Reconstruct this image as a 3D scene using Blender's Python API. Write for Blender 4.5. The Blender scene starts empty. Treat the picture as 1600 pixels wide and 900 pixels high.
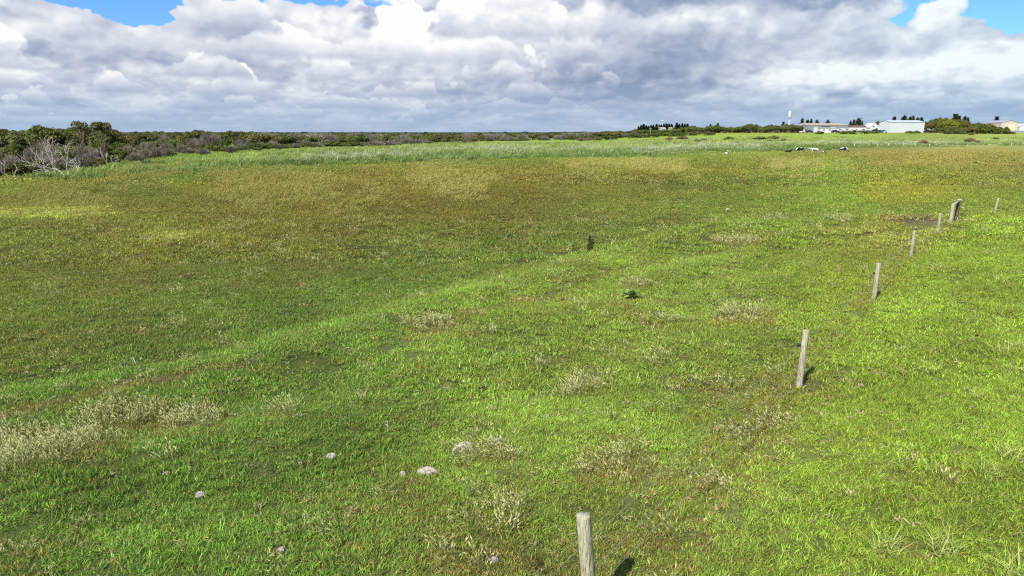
import bpy, math, random
import numpy as np
from mathutils import Vector, Matrix, Euler
R_ = np.random.RandomState
rad = math.radians
SC = bpy.context.scene
COL = SC.collection
# ------------------------------------------------------------------ camera
CAM_H, PITCH, FPX = 5.1, rad(12.72), 1081.0
cd = bpy.data.cameras.new('camera'); cam = bpy.data.objects.new('camera', cd); COL.objects.link(cam)
cam.location = (0, 0, CAM_H); cam.rotation_euler = (rad(90) - PITCH, 0, 0)
cd.sensor_width = 36; cd.lens = FPX / 1600 * 36; cd.clip_start = 0.1; cd.clip_end = 20000
SC.camera = cam
# ------------------------------------------------------------------ exposure
EXPO = 0.95
SC.view_settings.view_transform = 'Standard'; SC.view_settings.look = 'None'
SC.view_settings.gamma = 1; SC.view_settings.use_curve_mapping = False
SC.view_settings.exposure = EXPO
SC.render.engine = 'CYCLES'
SC.cycles.max_bounces = 5; SC.cycles.transparent_max_bounces = 4
SC.cycles.diffuse_bounces = 3; SC.cycles.transmission_bounces = 3; SC.cycles.glossy_bounces = 2
SC.cycles.use_denoising = False
SC.cycles.caustics_reflective = False; SC.cycles.caustics_refractive = False
SC.cycles.pixel_filter_type = 'BLACKMAN_HARRIS'; SC.cycles.filter_width = 1.2
# ------------------------------------------------------------------ sun
SUN_EL = rad(45)
SDX, SDY = -0.55, -0.835            # towards the sun, on the ground: behind the camera, left
sl = bpy.data.lights.new('sun', 'SUN'); sun = bpy.data.objects.new('sun', sl); COL.objects.link(sun)
sl.energy = 4.2; sl.angle = rad(0.53); sl.color = (1.0, 0.955, 0.87)
sv = Vector((SDX, SDY, 0)).normalized() * math.cos(SUN_EL) + Vector((0, 0, math.sin(SUN_EL)))
sun.rotation_euler = sv.to_track_quat('Z', 'Y').to_euler()
sun.location = (-30, -40, 60)

# ------------------------------------------------------------------ colour helpers
def s2l(c):
    c = np.asarray(c, float) / 255.0
    return np.where(c <= 0.04045, c / 12.92, ((c + 0.055) / 1.055) ** 2.4)
def lin(*c): return tuple(s2l(c)) + (1.0,)

# ------------------------------------------------------------------ node helpers
class V:
    def __init__(s, nt, x): s.nt, s.x = nt, x
    def _m(s, op, *a, clamp=False):
        n = s.nt.nodes.new('ShaderNodeMath'); n.operation = op; n.use_clamp = clamp
        for i, q in enumerate((s,) + a):
            if isinstance(q, V): s.nt.links.new(q.x, n.inputs[i])
            else: n.inputs[i].default_value = q
        return V(s.nt, n.outputs[0])
    def __add__(s, o): return s._m('ADD', o)
    __radd__ = __add__
    def __sub__(s, o): return s._m('SUBTRACT', o)
    def __rsub__(s, o): return (s * -1.0) + o
    def __mul__(s, o): return s._m('MULTIPLY', o)
    __rmul__ = __mul__
    def __truediv__(s, o): return s._m('DIVIDE', o)
    def cl(s): return s._m('ADD', 0.0, clamp=True)
    def mx(s, o): return s._m('MAXIMUM', o)
    def mn(s, o): return s._m('MINIMUM', o)
    def lt(s, o): return s._m('LESS_THAN', o)
    def sqrt(s): return s._m('SQRT')
    def pow(s, o): return s._m('POWER', o)
    def ss(s, a, b):                       # smoothstep
        n = s.nt.nodes.new('ShaderNodeMapRange'); n.interpolation_type = 'SMOOTHSTEP'
        s.nt.links.new(s.x, n.inputs[0]); n.inputs[1].default_value = a; n.inputs[2].default_value = b
        n.inputs[3].default_value = 0; n.inputs[4].default_value = 1
        return V(s.nt, n.outputs[0])
def cmix(nt, f, a, b, mode='MIX'):
    n = nt.nodes.new('ShaderNodeMix'); n.data_type = 'RGBA'; n.blend_type = mode
    for sock, q in ((n.inputs[0], f), (n.inputs[6], a), (n.inputs[7], b)):
        if isinstance(q, V): q = q.x
        if isinstance(q, (int, float)): sock.default_value = q
        elif isinstance(q, tuple): sock.default_value = q
        else: nt.links.new(q, sock)
    return n.outputs[2]
def comb(nt, x, y, z=0.0):
    n = nt.nodes.new('ShaderNodeCombineXYZ')
    for i, q in enumerate((x, y, z)):
        if isinstance(q, V): nt.links.new(q.x, n.inputs[i])
        else: n.inputs[i].default_value = q
    return n.outputs[0]
def noise(nt, vec, scale=1, detail=4, rough=0.5, dist=0.0, lac=2.0, dim='3D'):
    n = nt.nodes.new('ShaderNodeTexNoise'); n.noise_dimensions = dim; n.inputs['Scale'].default_value = scale
    n.inputs['Detail'].default_value = detail; n.inputs['Roughness'].default_value = rough
    n.inputs['Distortion'].default_value = dist; n.inputs['Lacunarity'].default_value = lac
    if vec is not None: nt.links.new(vec, n.inputs['Vector'])
    return V(nt, n.outputs[0])
def voro(nt, vec, scale=1, detail=0, rough=0.5, smooth=None):
    n = nt.nodes.new('ShaderNodeTexVoronoi'); n.inputs['Scale'].default_value = scale
    n.feature = 'SMOOTH_F1' if smooth else 'F1'
    n.inputs['Detail'].default_value = detail; n.inputs['Roughness'].default_value = rough
    if smooth: n.inputs['Smoothness'].default_value = smooth
    nt.links.new(vec, n.inputs['Vector'])
    return V(nt, n.outputs['Distance'])

# ------------------------------------------------------------------ sky
def pix_dir(px, py):
    d = np.array([(px - 800) / FPX, 1.0, -(py - 450) / FPX])
    c, s = math.cos(PITCH), math.sin(PITCH)
    w = np.array([d[0], d[1] * c + d[2] * s, -d[1] * s + d[2] * c])
    return w / np.linalg.norm(w)
def sky_xy(px, py):
    w = pix_dir(px, py)
    return math.atan2(w[0], w[1]) * FPX, math.asin(w[2]) * FPX
def build_world():
    w = bpy.data.worlds.new('World'); SC.world = w; w.use_nodes = True
    nt = w.node_tree; nt.nodes.clear(); L = nt.links.new
    out = nt.nodes.new('ShaderNodeOutputWorld')
    tc = nt.nodes.new('ShaderNodeTexCoord')
    sp = nt.nodes.new('ShaderNodeSeparateXYZ'); L(tc.outputs['Generated'], sp.inputs[0])
    dx, dy, dz = (V(nt, sp.outputs[i]) for i in range(3))
    X = dx._m('ARCTAN2', dy) * FPX
    Y = dz.mx(-0.2).mn(0.9999)._m('ARCSINE') * FPX
    # large clouds and holes of this afternoon, placed by bearing and height above the horizon
    # (px, py, rx, ry, cover, tone)   cover > 0 more cloud, tone > 0 brighter
    E = [(215, -5, 75, 30, -1.9, 0), (150, -8, 110, 26, -1.5, 0), (238, 22, 40, 18, -1.0, 0), (1565, -2, 70, 44, -1.2, 0), (1605, 25, 50, 42, -1.0, 0), (1330, 28, 110, 36, .9, 0), (1410, 2, 50, 20, .6, .1), (847, 31, 80, 40, .8, 0), (1284, 16, 60, 30, .7, 0), (1500, 70, 120, 24, .5, .1),
         (500, 4, 60, 14, -.7, 0), (1432, 26, 40, 14, -.5, 0),
         (60, 55, 120, 60, .5, .05), (330, 40, 90, 50, .9, .1), (560, 60, 190, 60, .6, .5), (720, 60, 110, 50, .5, .3), (735, 28, 22, 30, .3, .5),
         (840, 50, 170, 80, .5, .18), (240, 45, 50, 30, .2, .3),
         (1000, 110, 190, 60, .5, -.85), (880, 150, 260, 38, .5, -.65), (1060, 70, 130, 40, .5, -.3), (830, 0, 110, 22, .5, -.75), (1000, 0, 120, 20, .6, -.95),
         (1180, -4, 190, 18, .5, -.75), (1330, -6, 110, 9, .3, -.5), (1300, 70, 220, 26, .4, -.22), (1150, 40, 130, 25, .5, .12),
         (1420, 115, 260, 30, .7, .62), (1560, 88, 110, 26, .7, .75), (1250, 120, 100, 22, .5, .35), (1480, 35, 40, 40, .7, .25),
         (1180, 165, 200, 22, .3, -.15), (1500, 165, 250, 16, .1, -.35),
         (640, 18, 45, 14, .4, -1.0), (372, 48, 60, 28, .3, -.8), (385, 105, 60, 26, .1, -.35), (90, 88, 150, 12, .3, -.7), (690, 40, 60, 18, .2, -.7), (450, 115, 120, 16, .2, -.2), (700, 118, 150, 14, .3, -.25), (575, 27, 26, 9, .3, -1.3)]
    wob = noise(nt, comb(nt, X / 70, Y / 45, ), 1, 3, .6, dim='2D')
    wob2 = noise(nt, comb(nt, X / 70 + 9.7, Y / 45), 1, 3, .6, dim='2D')
    Xw = X + (wob - .5) * 90; Yw = Y + (wob2 - .5) * 50
    cov = None; tone = None
    for px, py, rx, ry, c, t in E:
        ex, ey = sky_xy(px, py)
        a = (Xw - ex) / (rx * 1.15); b = (Yw - ey) / (ry * 1.15)
        g = (a * a + b * b); g = (1.0 - g.sqrt()).ss(0, .75)
        if c: cov = g * c if cov is None else cov + g * c
        if t: tone = g * t if tone is None else tone + g * t
    lowf = Y.ss(150, 45)                     # 1 near the horizon
    midf = Y.ss(85, 30)
    lnY = (Y.mx(-20) + 42)._m('LOGARITHM', math.e)
    def field(ox, oy):
        x = X + ox; y = Y + oy
        ly = (y.mx(-20) + 42)._m('LOGARITHM', math.e)
        wx = (noise(nt, comb(nt, x / 60, y / 30), 1, 1, .5, dim='2D') - .5) * .5
        a = noise(nt, comb(nt, x / 170 + wx + 3.3, ly * 2.0 + wx), 1, 3, .5, dim='2D')
        ab = (noise(nt, comb(nt, x / 78 + wx, ly * 3.3 + wx), 1, 3, .5, dim='2D') - .5)._m('ABSOLUTE')
        b = noise(nt, comb(nt, x / 95 + wx, ly * 4.0 + 7.7), 1, 3, .5, dim='2D')
        bb = (noise(nt, comb(nt, x / 42 + wx, ly * 6.0 + wx), 1, 2, .5, dim='2D') - .5)._m('ABSOLUTE')
        A = a + (ab - .1) * 1.0; B = b + (bb - .1) * .8
        return A + (B - A) * lowf
    L0 = field(0.0, 0.0)
    L2 = field(-12.0, 20.0)
    fine = noise(nt, comb(nt, X / 22, Y / 13), 1, 5, .55, dim='2D') - .5
    D0 = L0 + fine * .14
    thick = (D0 - .40) * 5.0 + cov * 1.1 + Y.ss(260, 500) * -.35 + lowf * 2.0
    alpha = thick.ss(-.15, .35)
    lit = (L0 - L2) * 1.5 + fine * .16
    sh = lit * .70 + .665 + tone * .40 - lowf * .05
    # rows of fair weather cumulus: flat grey bases, bright heaped tops, nearer rows over farther ones
    left = (X.ss(330, -60) * .9 + X.ss(330, 620) * Y.ss(100, 60) * .5 + .12)
    for k, (bY, h, s_) in enumerate(((10, 9, 34), (20, 13, 48), (33, 18, 62), (50, 26, 85), (72, 38, 110), (100, 46, 140), (134, 60, 190))):
        n = noise(nt, comb(nt, X / s_ + k * 5.37, Y / (s_ * 1.1) + k * 3.1), 1, 4, .52, dim='2D')
        T = (n - .44) * 6.0
        b_ = V(nt, wob.x) * (h * .35) + (bY - h * .17)
        t = (Y - b_) / float(h)
        m = (T - t * .9).ss(-.12, .18) * t.ss(-.10, .14)
        v = t * .78 + .345 + fine * .30 + tone * .22 + (T - t).ss(1.6, 0) * .12 - .03 * (6 - k) + .02
        g = m * left * (.62 + .055 * k)
        sh = sh + (v - sh) * g.cl()
    sh = sh.cl()
    # edge thinness brightens
    r = nt.nodes.new('ShaderNodeValToRGB'); L(sh.x, r.inputs[0])
    el = r.color_ramp.elements
    k = 1.0 / 2 ** EXPO
    def C(*c): return tuple(x * k for x in s2l(c)) + (1,)
    el[0].position = 0.0; el[0].color = C(138, 155, 184)
    el[1].position = 1.0; el[1].color = C(252, 253, 253)
    for p, c in ((.25, (163, 175, 201)), (.5, (194, 201, 218)), (.75, (222, 227, 236))):
        e = el.new(p); e.color = C(*c)
    horizon = cmix(nt, Y.ss(85, 8) * .80, r.outputs[0], C(166, 188, 217))
    # the right of the sky is a cleaner blue-white
    horizon = cmix(nt, X.ss(100, 700) * .8, horizon, (.90, 1.0, 1.03, 1), 'MULTIPLY')
    cb = nt.nodes.new('ShaderNodeBackground'); L(horizon, cb.inputs[0]); cb.inputs[1].default_value = 1.0
    sky = nt.nodes.new('ShaderNodeTexSky'); sky.sky_type = 'NISHITA'; sky.sun_disc = False
    sky.sun_elevation = SUN_EL; sky.sun_rotation = math.atan2(SDX, SDY); sky.air_density = 1.0; sky.dust_density = 0; sky.ozone_density = 4
    sb = nt.nodes.new('ShaderNodeBackground'); L(cmix(nt, 1.0, sky.outputs[0], (.50, .80, 1.12, 1), 'MULTIPLY'), sb.inputs[0]); sb.inputs[1].default_value = 0.075
    ms = nt.nodes.new('ShaderNodeMixShader')
    L(alpha.x, ms.inputs[0]); L(sb.outputs[0], ms.inputs[1]); L(cb.outputs[0], ms.inputs[2])
    L(ms.outputs[0], out.inputs[0])
    w.cycles.sampling_method = 'MANUAL'; w.cycles.sample_map_resolution = 512
build_world()

# ------------------------------------------------------------------ numpy noise
_tab = R_(11).rand(256, 256).astype(np.float32)
def vn(x, y):
    xi = np.floor(x).astype(np.int64); yi = np.floor(y).astype(np.int64)
    fx = x - xi; fy = y - yi; fx = fx * fx * (3 - 2 * fx); fy = fy * fy * (3 - 2 * fy)
    a = _tab[xi & 255, yi & 255]; b = _tab[(xi + 1) & 255, yi & 255]
    c = _tab[xi & 255, (yi + 1) & 255]; d = _tab[(xi + 1) & 255, (yi + 1) & 255]
    return (a * (1 - fx) + b * fx) * (1 - fy) + (c * (1 - fx) + d * fx) * fy
def fbm(x, y, o=4, g=.5):
    s = 0; a = 1; t = 0
    for i in range(o):
        s = s + a * vn(x * 2 ** i + 17.3 * i, y * 2 ** i + 5.1 * i); t += a; a *= g
    return s / t - .5
def sst(a, b, v):
    t = np.clip((v - a) / (b - a), 0, 1); return t * t * (3 - 2 * t)
def flat(px, py, z=0.0):                      # picture point -> level ground
    d = pix_dir(px, py); t = (z - CAM_H) / d[2]; return d[0] * t, d[1] * t
def seg_dist(x, y, pts):
    best = np.full(np.shape(x), 1e9); side = np.zeros(np.shape(x))
    for (ax, ay), (bx, by) in zip(pts[:-1], pts[1:]):
        ux, uy = bx - ax, by - ay; l2 = ux * ux + uy * uy
        t = np.clip(((x - ax) * ux + (y - ay) * uy) / l2, 0, 1)
        ex, ey = x - ax - t * ux, y - ay - t * uy
        d = np.hypot(ex, ey); m = d < best
        side = np.where(m, np.sign(ux * (y - ay) - uy * (x - ax)), side); best = np.where(m, d, best)
    return best, side
FENCE = [flat(*p) for p in ((927, 952), (1249, 600), (1366, 463), (1424, 399), (1465, 364), (1485, 350))]
_f0, _f1 = np.array(FENCE[0]), np.array(FENCE[1])
FLINE = [tuple(_f0 - (_f1 - _f0) * 2)] + FENCE
BANK = [flat(*p) for p in ((-500, 720), (0, 606), (300, 555), (600, 478), (800, 425), (950, 383), (1100, 350), (1300, 338), (1420, 338))]
CREST = [flat(*p) for p in ((1250, 640), (1370, 468), (1428, 402), (1480, 374), (1540, 352), (1600, 345), (1900, 338))]
def terrain(x, y):
    x = np.asarray(x, float); y = np.asarray(y, float)
    r = np.hypot(x, y)
    near = sst(160, 60, r)
    z = (fbm(x / 9, y / 9, 3) * .42 + fbm(x / 2.3 + 50, y / 2.3, 3) * .15 + fbm(x / .7 + 9, y / .7, 2) * .035) * near
    bd, bs = seg_dist(x, y, BANK)
    sd = np.where(bs < 0, bd, -bd)                      # > 0 on the camera side
    z = z - .62 * sst(1.2, -2.2, sd) * sst(400, 120, r)
    # old ridges that run along the bank
    z = z + np.where(sd > 0, .13 * np.sin(sd * 1.5 + fbm(x / 6, y / 6, 2) * 5) * sst(16, 6, sd) * sst(0, 1.5, sd), 0)
    cdist, cs = seg_dist(x, y, CREST)
    csd = np.where(cs < 0, cdist, -cdist)
    z = z + .30 * sst(-.8, 2.5, csd) * np.where(y > 0, 1, 0) * sst(60, 40, y)
    # dunes under the scrub, rise to the town
    z = z + 4.6 * sst(235, 400, y) * sst(-10, 110, x - (y - 300) * .05)
    z = z + 1.4 * sst(-60, -130, x - 0 * y) * sst(80, 160, r) * sst(600, 300, r)
    return z
def project(x, y, z):
    c, s = math.cos(PITCH), math.sin(PITCH)
    zz = z - CAM_H
    dep = np.maximum(y * c - zz * s, .5); v = y * s + zz * c
    return 800 + FPX * x / dep, 450 - FPX * v / dep
def at(px, py):
    d = pix_dir(px, py)
    t = np.geomspace(4, 900, 4000); h = CAM_H + d[2] * t - terrain(d[0] * t, d[1] * t)
    k = np.argmax(h < 0)
    if k == 0: raise ValueError('no ground at %s %s' % (px, py))
    a, b = t[k - 1], t[k]; ha, hb = h[k - 1], h[k]; t = a + (b - a) * ha / (ha - hb)
    x, y = d[0] * t, d[1] * t
    return Vector((x, y, float(terrain(x, y))))
def on(px, dist):                              # bearing of a picture column, given ground distance ahead
    x = (px - 800) / FPX * (dist * math.cos(PITCH) + CAM_H * math.sin(PITCH))
    return Vector((x, dist, float(terrain(x, dist))))

# ------------------------------------------------------------------ ground cover colours (what grows where)
GX = np.arange(0, 1601, 200)
GRID = [
 (204, [(88,98,50)]*5 + [(110,112,60),(150,135,85),(155,138,90),(150,150,80)]),
 (209, [(95,102,55)]*4 + [(125,145,75),(138,160,72),(150,150,75),(150,152,78),(152,165,80)]),
 (213, [(95,102,55)]*3 + [(120,150,75),(142,166,75),(146,170,72),(146,168,74),(145,167,74),(150,168,82)]),
 (225, [(100,105,60),(110,125,62),(130,155,75),(133,160,80),(140,165,85),(142,166,84),(142,166,82),(148,166,90),(150,164,92)]),
 (235, [(100,105,60),(115,135,65),(125,155,70),(130,152,82),(140,162,92),(132,152,84),(140,150,70),(150,143,80),(152,143,80)]),
 (245, [(105,115,60),(112,150,62),(110,142,60),(105,132,58),(100,126,55),(105,130,50),(128,135,58),(145,132,72),(148,135,76)]),
 (258, [(112,122,60),(90,135,50),(88,122,46),(128,116,55),(128,115,50),(122,114,45),(116,120,45),(128,130,60),(142,130,74)]),
 (275, [(142,147,75),(124,126,50),(134,115,52),(128,105,50),(122,100,42),(116,105,36),(112,116,42),(128,125,48),(138,130,70)]),
 (295, [(112,116,55),(114,110,50),(118,100,46),(116,98,40),(110,94,35),(110,108,35),(104,118,42),(138,130,54),(124,130,60)]),
 (320, [(128,128,64),(120,113,50),(118,106,48),(108,94,38),(104,98,34),(104,116,30),(110,130,50),(112,130,55),(128,136,60)]),
 (350, [(112,110,58),(122,116,56),(110,104,44),(98,96,34),(92,102,30),(92,110,38),(113,138,50),(124,132,60),(130,165,35)]),
 (400, [(102,102,44),(102,98,44),(90,93,36),(84,98,34),(84,106,34),(106,132,46),(108,140,48),(115,145,46),(130,170,30)]),
 (460, [(94,98,40),(88,93,36),(85,98,35),(94,113,40),(94,122,38),(94,128,38),(102,136,44),(120,155,35),(120,156,30)]),
 (530, [(84,94,35),(80,98,35),(94,117,38),(90,118,38),(80,113,30),(95,128,38),(110,140,44),(120,160,34),(115,150,30)]),
 (600, [(84,103,38),(85,113,35),(80,113,30),(80,113,28),(85,118,33),(102,130,44),(112,140,44),(120,160,30),(115,150,32)]),
 (700, [(76,104,32),(76,109,30),(72,109,26),(72,109,25),(98,118,42),(108,128,44),(112,145,38),(115,155,26),(110,150,26)]),
 (800, [(72,103,30),(72,104,27),(80,109,30),(80,113,26),(88,115,36),(98,125,36),(110,150,26),(115,155,26),(110,150,26)]),
 (900, [(80,98,34),(85,108,28),(85,109,30),(90,113,34),(96,116,40),(92,120,32),(105,142,26),(110,147,26),(102,142,26)]),
]
GY = np.array([g[0] for g in GRID], float); GC = np.array([[s2l(c) for c in g[1]] for g in GRID])
SWALE = [flat(*p) for p in ((1310, 243), (1285, 262), (1290, 285), (1330, 312), (1320, 330), (1230, 340), (1100, 356), (940, 392))]
_X, _Y = np.meshgrid(GX, GY); _f = np.ones(_X.shape + (3,))
def _adj(x0, x1, x2, x3, y0, y1, y2, y3, f):
    w = np.clip((_X - x0) / (x1 - x0), 0, 1) * np.clip((x3 - _X) / (x3 - x2), 0, 1) * np.clip((_Y - y0) / (y1 - y0), 0, 1) * np.clip((y3 - _Y) / (y3 - y2), 0, 1)
    return 1 + (np.array(f) - 1) * w[..., None]
_f = _adj(-99, -9, 900, 1200, 440, 560, 2000, 2001, (1.46, 1.66, 1.2)) * _adj(-99, -9, 900, 1150, 320, 370, 450, 540, (1.18, 1.42, 1.0)) * _adj(-99, -9, 1700, 1800, 245, 262, 310, 335, (.85, 1.03, .8)) \
    * _adj(1150, 1350, 1700, 1800, 300, 400, 2000, 2001, (1.32, .98, 1.3)) * _adj(800, 1050, 1200, 1300, 350, 450, 2000, 2001, (1.18, 1.08, 1.15))
GC = GC * _f
TRACK = [flat(*p) for p in ((-300, 735), (0, 655), (180, 620), (330, 588), (520, 560), (720, 490), (850, 457), (960, 418), (1060, 400), (1200, 378), (1300, 352), (1420, 348))]
# patches: px, py, rx, ry, colour, strength
PATCH = [(75, 319, 95, 10, (176, 180, 92), .95), (262, 352, 52, 7, (172, 168, 92), .75), (1420, 290, 88, 22, (142, 139, 50), .75), (1440, 349, 44, 8, (105, 92, 78), .9),
         (1392, 347, 22, 5, (120, 100, 62), .7), (1090, 345, 26, 3.5, (175, 160, 30), .9), (1118, 342, 14, 3, (185, 165, 40), .8), (1060, 330, 60, 8, (92, 98, 55), .6), (1490, 372, 22, 6, (135, 120, 62), .7),
         (1560, 440, 60, 12, (78, 112, 34), .8), (920, 770, 50, 40, (110, 110, 55), .35), (1010, 440, 40, 8, (150, 140, 80), .4), (1165, 500, 60, 15, (150, 140, 75), .6),
         (70, 705, 120, 40, (120, 118, 62), .5), (240, 655, 120, 26, (125, 122, 64), .5), (670, 514, 40, 11, (150, 142, 84), .6), (845, 868, 18, 8, (78, 58, 40), .9), (888, 886, 14, 6, (78, 58, 40), .8),
         (445, 858, 16, 7, (92, 72, 46), .8), (515, 622, 16, 3, (70, 55, 40), .8), (580, 578, 18, 6, (95, 85, 45), .5), (760, 645, 30, 8, (120, 105, 55), .5), (660, 645, 30, 10, (125, 118, 58), .4),
         (812, 590, 14, 4, (90, 72, 50), .7), (745, 483, 34, 3, (150, 135, 92), .8), (820, 462, 34, 3, (146, 130, 90), .7), (775, 460, 24, 5, (100, 95, 50), .5), (1225, 343, 60, 5, (150, 145, 85), .5), (640, 660, 20, 6, (120, 110, 55), .4),
         (600, 485, 30, 3, (110, 92, 62), .6), (1165, 383, 40, 4, (150, 145, 82), .6), (1130, 640, 110, 50, (118, 118, 58), .35), (1215, 560, 45, 40, (125, 125, 62), .4),
         (910, 600, 60, 22, (122, 128, 62), .5), (1480, 250, 200, 5, (152, 138, 80), .5), (1000, 262, 200, 4, (150, 145, 62), .5), (1040, 238, 40, 3, (150, 140, 70), .7)]
def zone(x, y, fine=True):
    x = np.asarray(x, float); y = np.asarray(y, float); r = np.hypot(x, y)
    wx = fbm(x / (r * .06 + .5), y / (r * .06 + .5), 3); wy = fbm(x / (r * .06 + .5) + 40, y / (r * .06 + .5) + 70, 3)
    yy = np.maximum(y, 3.0)
    far = sst(200, 420, yy)
    px, py = project(x, yy, terrain(x, yy) * far)
    amp = np.clip((py - 206) * .28, 2, 60); qx = px + wx * amp * .5; qy = py + wy * amp * .15
    py = py + wy * amp; px = px + wx * amp * 3.0
    # columns
    gx = np.clip(px / 200, 0, 7.999); ix = gx.astype(int); fx = (gx - ix)[..., None]
    gy = np.interp(py, GY, np.arange(len(GY))); gy = np.clip(gy, 0, len(GY) - 1.001); iy = gy.astype(int); fy = (gy - iy)[..., None]
    fx = fx * fx * (3 - 2 * fx)
    c = (GC[iy, ix] * (1 - fx) + GC[iy, ix + 1] * fx) * (1 - fy) + (GC[iy + 1, ix] * (1 - fx) + GC[iy + 1, ix + 1] * fx) * fy
    for cx, cy, rx, ry, col, st in PATCH:
        e = np.hypot((qx - cx) / rx, (qy - cy) / ry)
        m = (st * sst(1.25, .55, e + fbm(x * 1.3 / (r * .03 + .3), y * 1.3 / (r * .03 + .3), 2) * .5))[..., None]
        c = c * (1 - m) + s2l(col) * m
    # trodden cattle track on the bank
    td, _ = seg_dist(x, y, TRACK)
    n = fbm(x / 2.2, y / 2.2, 3)
    m = (sst(.42, .08, td + n * .35) * np.clip(.55 + n * 2.2, 0, .85))[..., None]
    c = c * (1 - m) + s2l((140, 124, 78)) * m
    wd, _ = seg_dist(x, y, SWALE); m = (sst(1.0, .35, wd / (1.5 + y * .035) + n * .6) * .75)[..., None]
    c = c * (1 - m) + s2l((108, 140, 50)) * m
    # bleached grass under and beside the wire fence
    fd, _ = seg_dist(x, y, FLINE)
    m = (sst(.8, .1, fd + n * 1.0) * .2)[..., None]
    c = c * (1 - m) + s2l((140, 134, 76)) * m
    cdist, cs = seg_dist(x, y, CREST)
    m = (sst(-.6, .5, np.where(cs < 0, cdist, -cdist) + n * 1.0) * sst(52, 42, y) * np.where(py < 600, .75, .5))[..., None]
    c = c * (1 - m) + s2l((124, 160, 32)) * m
    if fine:
        k1 = fbm(x / 3.1 + 8, y / 3.1, 3); k2 = fbm(x / .8, y / .8 + 4, 3)
        k3 = fbm(x / (r * .11 + 1), y / (r * .035 + 1), 3)
        v = 1 + (k1 * .35 + k2 * .45) * sst(200, 50, r) + k3 * .55
        c = c * v[..., None]
        hue = fbm(x / (r * .10 + 2) + 31, y / (r * .04 + 2) + 3, 4) * .75 + k2 * .2
        c = c * np.stack([1 + hue * .36, 1 - .08 * hue, 1 + hue * .3], -1)
        c[..., 0] = np.maximum(c[..., 0], (.58 + .13 * sst(400, 900, px)) * c[..., 1]); c[..., 2] = np.maximum(c[..., 2], (.16 - .05 * sst(1100, 1350, px)) * c[..., 1])
    return np.clip(c, .002, 1)
GAIN_GROUND, GAIN_BLADE = 0.60, 1.03

# ------------------------------------------------------------------ mesh helpers
def mesh_np(name, verts, faces, mat=None, attrs=None, smooth=False):
    """faces: list of arrays (n, k) of vertex ids"""
    me = bpy.data.meshes.new(name)
    verts = np.asarray(verts, np.float32).reshape(-1, 3)
    faces = [np.asarray(f, np.int32) for f in (faces if isinstance(faces, list) else [faces]) if len(f)]
    li = np.concatenate([f.ravel() for f in faces]); tot = np.concatenate([np.full(len(f), f.shape[1], np.int32) for f in faces])
    st = np.concatenate([[0], np.cumsum(tot)[:-1]]).astype(np.int32)
    me.vertices.add(len(verts)); me.vertices.foreach_set('co', verts.ravel())
    me.loops.add(len(li)); me.loops.foreach_set('vertex_index', li)
    me.polygons.add(len(tot)); me.polygons.foreach_set('loop_start', st)
    me.polygons.foreach_set('use_smooth', np.full(len(tot), bool(smooth)))
    me.update(calc_edges=True)
    for k, a in (attrs or {}).items():
        a = np.asarray(a, np.float32)
        if a.ndim == 2:
            at_ = me.attributes.new(k, 'FLOAT_COLOR', 'POINT'); at_.data.foreach_set('color', np.concatenate([a, np.ones((len(a), 1))], 1).astype(np.float32).ravel())
        else:
            at_ = me.attributes.new(k, 'FLOAT', 'POINT'); at_.data.foreach_set('value', a)
    if mat is not None:
        for m in (mat if isinstance(mat, (list, tuple)) else [mat]): me.materials.append(m)
    return me
def link(name, me, parent=None, loc=None, rz=0, **props):
    o = bpy.data.objects.new(name, me); COL.objects.link(o)
    if parent is not None: o.parent = parent
    if loc is not None: o.location = loc
    if rz: o.rotation_euler.z = rz
    for k, v in props.items(): o[k] = v
    return o
def newmat(name):
    m = bpy.data.materials.new(name); m.use_nodes = True
    nt = m.node_tree; nt.nodes.clear()
    return m, nt, nt.nodes.new('ShaderNodeOutputMaterial')
def attr(nt, name, typ='GEOMETRY', color=False):
    n = nt.nodes.new('ShaderNodeAttribute'); n.attribute_type = typ; n.attribute_name = name
    return n.outputs['Color'] if color else V(nt, n.outputs['Fac'])
def pbsdf(nt, col, rough=.8, spec=.2, normal=None, metal=0):
    b = nt.nodes.new('ShaderNodeBsdfPrincipled')
    if isinstance(col, tuple): b.inputs['Base Color'].default_value = col
    else: nt.links.new(col, b.inputs['Base Color'])
    if isinstance(rough, V): nt.links.new(rough.x, b.inputs['Roughness'])
    else: b.inputs['Roughness'].default_value = rough
    b.inputs['Specular IOR Level'].default_value = spec; b.inputs['Metallic'].default_value = metal
    if normal is not None: nt.links.new(normal, b.inputs['Normal'])
    return b.outputs[0]
def bump(nt, h, strength=.5, dist=.05):
    b = nt.nodes.new('ShaderNodeBump'); b.inputs['Strength'].default_value = strength; b.inputs['Distance'].default_value = dist
    nt.links.new(h.x if isinstance(h, V) else h, b.inputs['Height']); return b.outputs[0]
def objpos(nt):
    n = nt.nodes.new('ShaderNodeTexCoord'); return n.outputs['Object']
def worldpos(nt):
    n = nt.nodes.new('ShaderNodeNewGeometry'); return n.outputs['Position']
def mulc(nt, col, f): # colour times scalar V
    n = nt.nodes.new('ShaderNodeVectorMath'); n.operation = 'SCALE'
    if isinstance(col, tuple): n.inputs[0].default_value = col[:3]
    else: nt.links.new(col, n.inputs[0])
    if isinstance(f, V): nt.links.new(f.x, n.inputs['Scale'])
    else: n.inputs['Scale'].default_value = f
    return n.outputs[0]

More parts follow.
